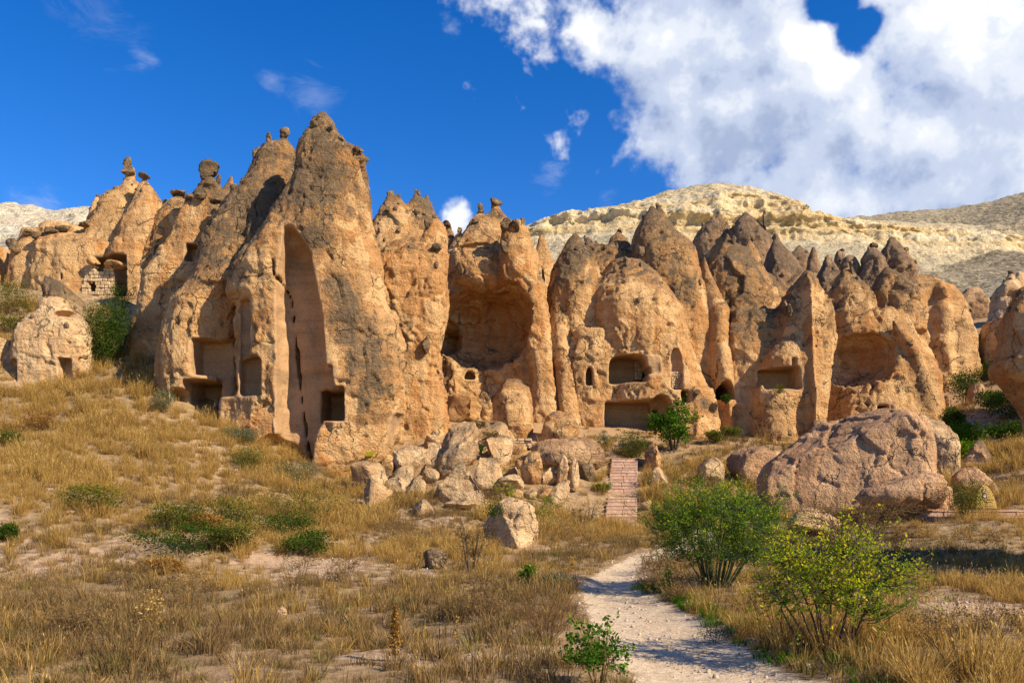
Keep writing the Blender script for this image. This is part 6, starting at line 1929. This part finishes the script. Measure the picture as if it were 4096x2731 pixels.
def build_grass():
    rs = np.random.RandomState(3)
    pts = []
    def strip(y0, y1, dens):
        A = 0.74 * (y0 + y1) + 8
        n = int(dens * A * (y1 - y0))
        Y = rs.uniform(y0, y1, n)
        X = rs.uniform(-1, 1, n) * (0.74 * Y + 4)
        pts.append(np.stack([X, Y], 1))
    strip(4.5, 9, 32); strip(9, 14, 26); strip(14, 20, 20); strip(20, 28, 15); strip(28, 38, 11); strip(38, 52, 6)
    P = np.concatenate(pts)
    x, y = P.T
    pd = path_dist(x, y)
    bare = bare_f(x, y)
    keep = pd > 0.10 + (0.3 + .7 * sstep(-x + 1.6, 0, .5) * (y < 14)) * rs.rand(len(x)) ** 2
    prob = np.clip(1.1 - 2.1 * np.clip(bare - .26, 0, 1), .03, 1) * (.5 + .5 * sstep(fbm(x / 1.1 + 40, y / 1.1, 0 * x, 3) + .5 * sstep(y, 20, 26), -.55, .15))
    rub = sstep(y, 32, 38) * sstep(x, -7.5, -5) * (1 - sstep(x, 3.8, 4.4))
    prob *= 1 - .8 * rub
    prob *= 1 - .85 * sstep(y, 45, 49) * sstep(x, -7, -4) * (1 - sstep(x, 20, 24))
    keep &= rs.rand(len(x)) < prob
    st = (np.abs(x - (4.74 + .062 * (y - 35.7) / .385)) < .85) & (y > 35.4) & (y < 43.4)
    keep &= ~st
    x, y = x[keep], y[keep]
    z = ground_h(x, y)
    bpy.context.view_layer.update()
    dg = bpy.context.evaluated_depsgraph_get()
    ok = np.ones(len(x), bool)
    for i in np.where(y > 17)[0]:
        hit, loc, nrm, idx, ob, mt = SC.ray_cast(dg, Vector((x[i], y[i], z[i] + 2.2)), Vector((0, 0, -1)), distance=2.1)
        if hit and ob.name != 'ground' and ('body' in ob.name or 'boulder' in ob.name or 'step' in ob.name): ok[i] = False
    x, y, z = x[ok], y[ok], z[ok]
    n = len(x)
    kn = fbm(x / 3.0 + 3, y / 4.0, 0 * x, 3) + .35 * rs.normal(size=n)
    slope = sstep(-x, -2, 6) * sstep(y, 18, 26)                 # the sunny slope carries golden grass
    right = sstep(x, 2, 5)
    kn = kn + .5 * fbm(x / 7 + 21, y / 7, 0 * x, 2)
    kind = np.select([kn + .9 * slope > .32, kn + .2 * right < -.42, kn > -.12], [0, 2, 1], 3)
    sel = rs.randint(0, 2, n)
    hscale = rs.uniform(.45, 1.1, n) * np.where(y > 25, 1.0, .8) * (0.75 + .5 * sstep(fbm(x / 2 + 11, y / 2, 0 * x, 2), -.4, .6))
    rot = np.stack([rs.normal(size=n) * .10, rs.normal(size=n) * .10, rs.uniform(0, 6.28, n)], 1)
    P = np.stack([x, y, z], 1)
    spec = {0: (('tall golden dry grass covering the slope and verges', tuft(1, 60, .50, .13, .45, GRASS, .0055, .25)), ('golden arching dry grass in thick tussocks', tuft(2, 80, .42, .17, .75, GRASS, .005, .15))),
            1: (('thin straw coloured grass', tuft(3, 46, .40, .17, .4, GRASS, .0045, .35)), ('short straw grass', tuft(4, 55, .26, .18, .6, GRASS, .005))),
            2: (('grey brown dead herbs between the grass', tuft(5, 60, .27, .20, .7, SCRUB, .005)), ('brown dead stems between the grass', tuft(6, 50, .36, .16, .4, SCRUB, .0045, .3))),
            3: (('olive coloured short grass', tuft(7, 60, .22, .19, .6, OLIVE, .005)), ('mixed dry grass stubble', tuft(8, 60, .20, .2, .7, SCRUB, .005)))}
    for kd, pair in spec.items():
        for j, (lab, src) in enumerate(pair):
            m = (kind == kd) & (sel == j)
            wide = 1.0 + .5 * sstep(y[m], 20, 40)
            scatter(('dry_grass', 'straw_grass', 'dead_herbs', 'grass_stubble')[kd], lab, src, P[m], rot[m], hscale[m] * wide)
    # fresh green blades along the path edge
    gx = rs.uniform(1.5, 7, 900); gy = rs.uniform(6.5, 15, 900)
    pd = path_dist(gx, gy)
    m = (pd > .05) & (pd < .5) & (gx > np.interp(gy, _pw[:, 1], _pw[:, 0]))
    gx, gy = gx[m], gy[m]
    scatter('green_grass', 'short fresh green grass along the right edge of the path', tuft(9, 70, .13, .14, .6, LEAF_TREE, .005), np.stack([gx, gy, ground_h(gx, gy)], 1), np.stack([0 * gx, 0 * gx, rs.uniform(0, 6, len(gx))], 1), rs.uniform(.6, 1.2, len(gx)))
    # loose pebbles on the path and gravel
    px = rs.uniform(-5, 9, 9000); py = rs.uniform(5.5, 22, 9000)
    g = (path_dist(px, py) < .25) | (bare_f(px, py) > .62)
    px, py = px[g], py[g]
    pz = ground_h(px, py)
    pb = bpy.data.objects.new('pebble', stone_mesh('pebble', (.5, .42, .32), 3, plain_rock('pebble_stone', (.42, .33, .23), (.58, .48, .36), 20), 1, 5))
    s = .02 + .05 * rs.rand(len(px)) ** 4
    scatter('pebbles', 'pale loose pebbles scattered on the path and gravel', pb, np.stack([px, py, pz + s * .05], 1), rs.uniform(0, 6, (len(px), 3)), s, 'pebbles')


build_grass()
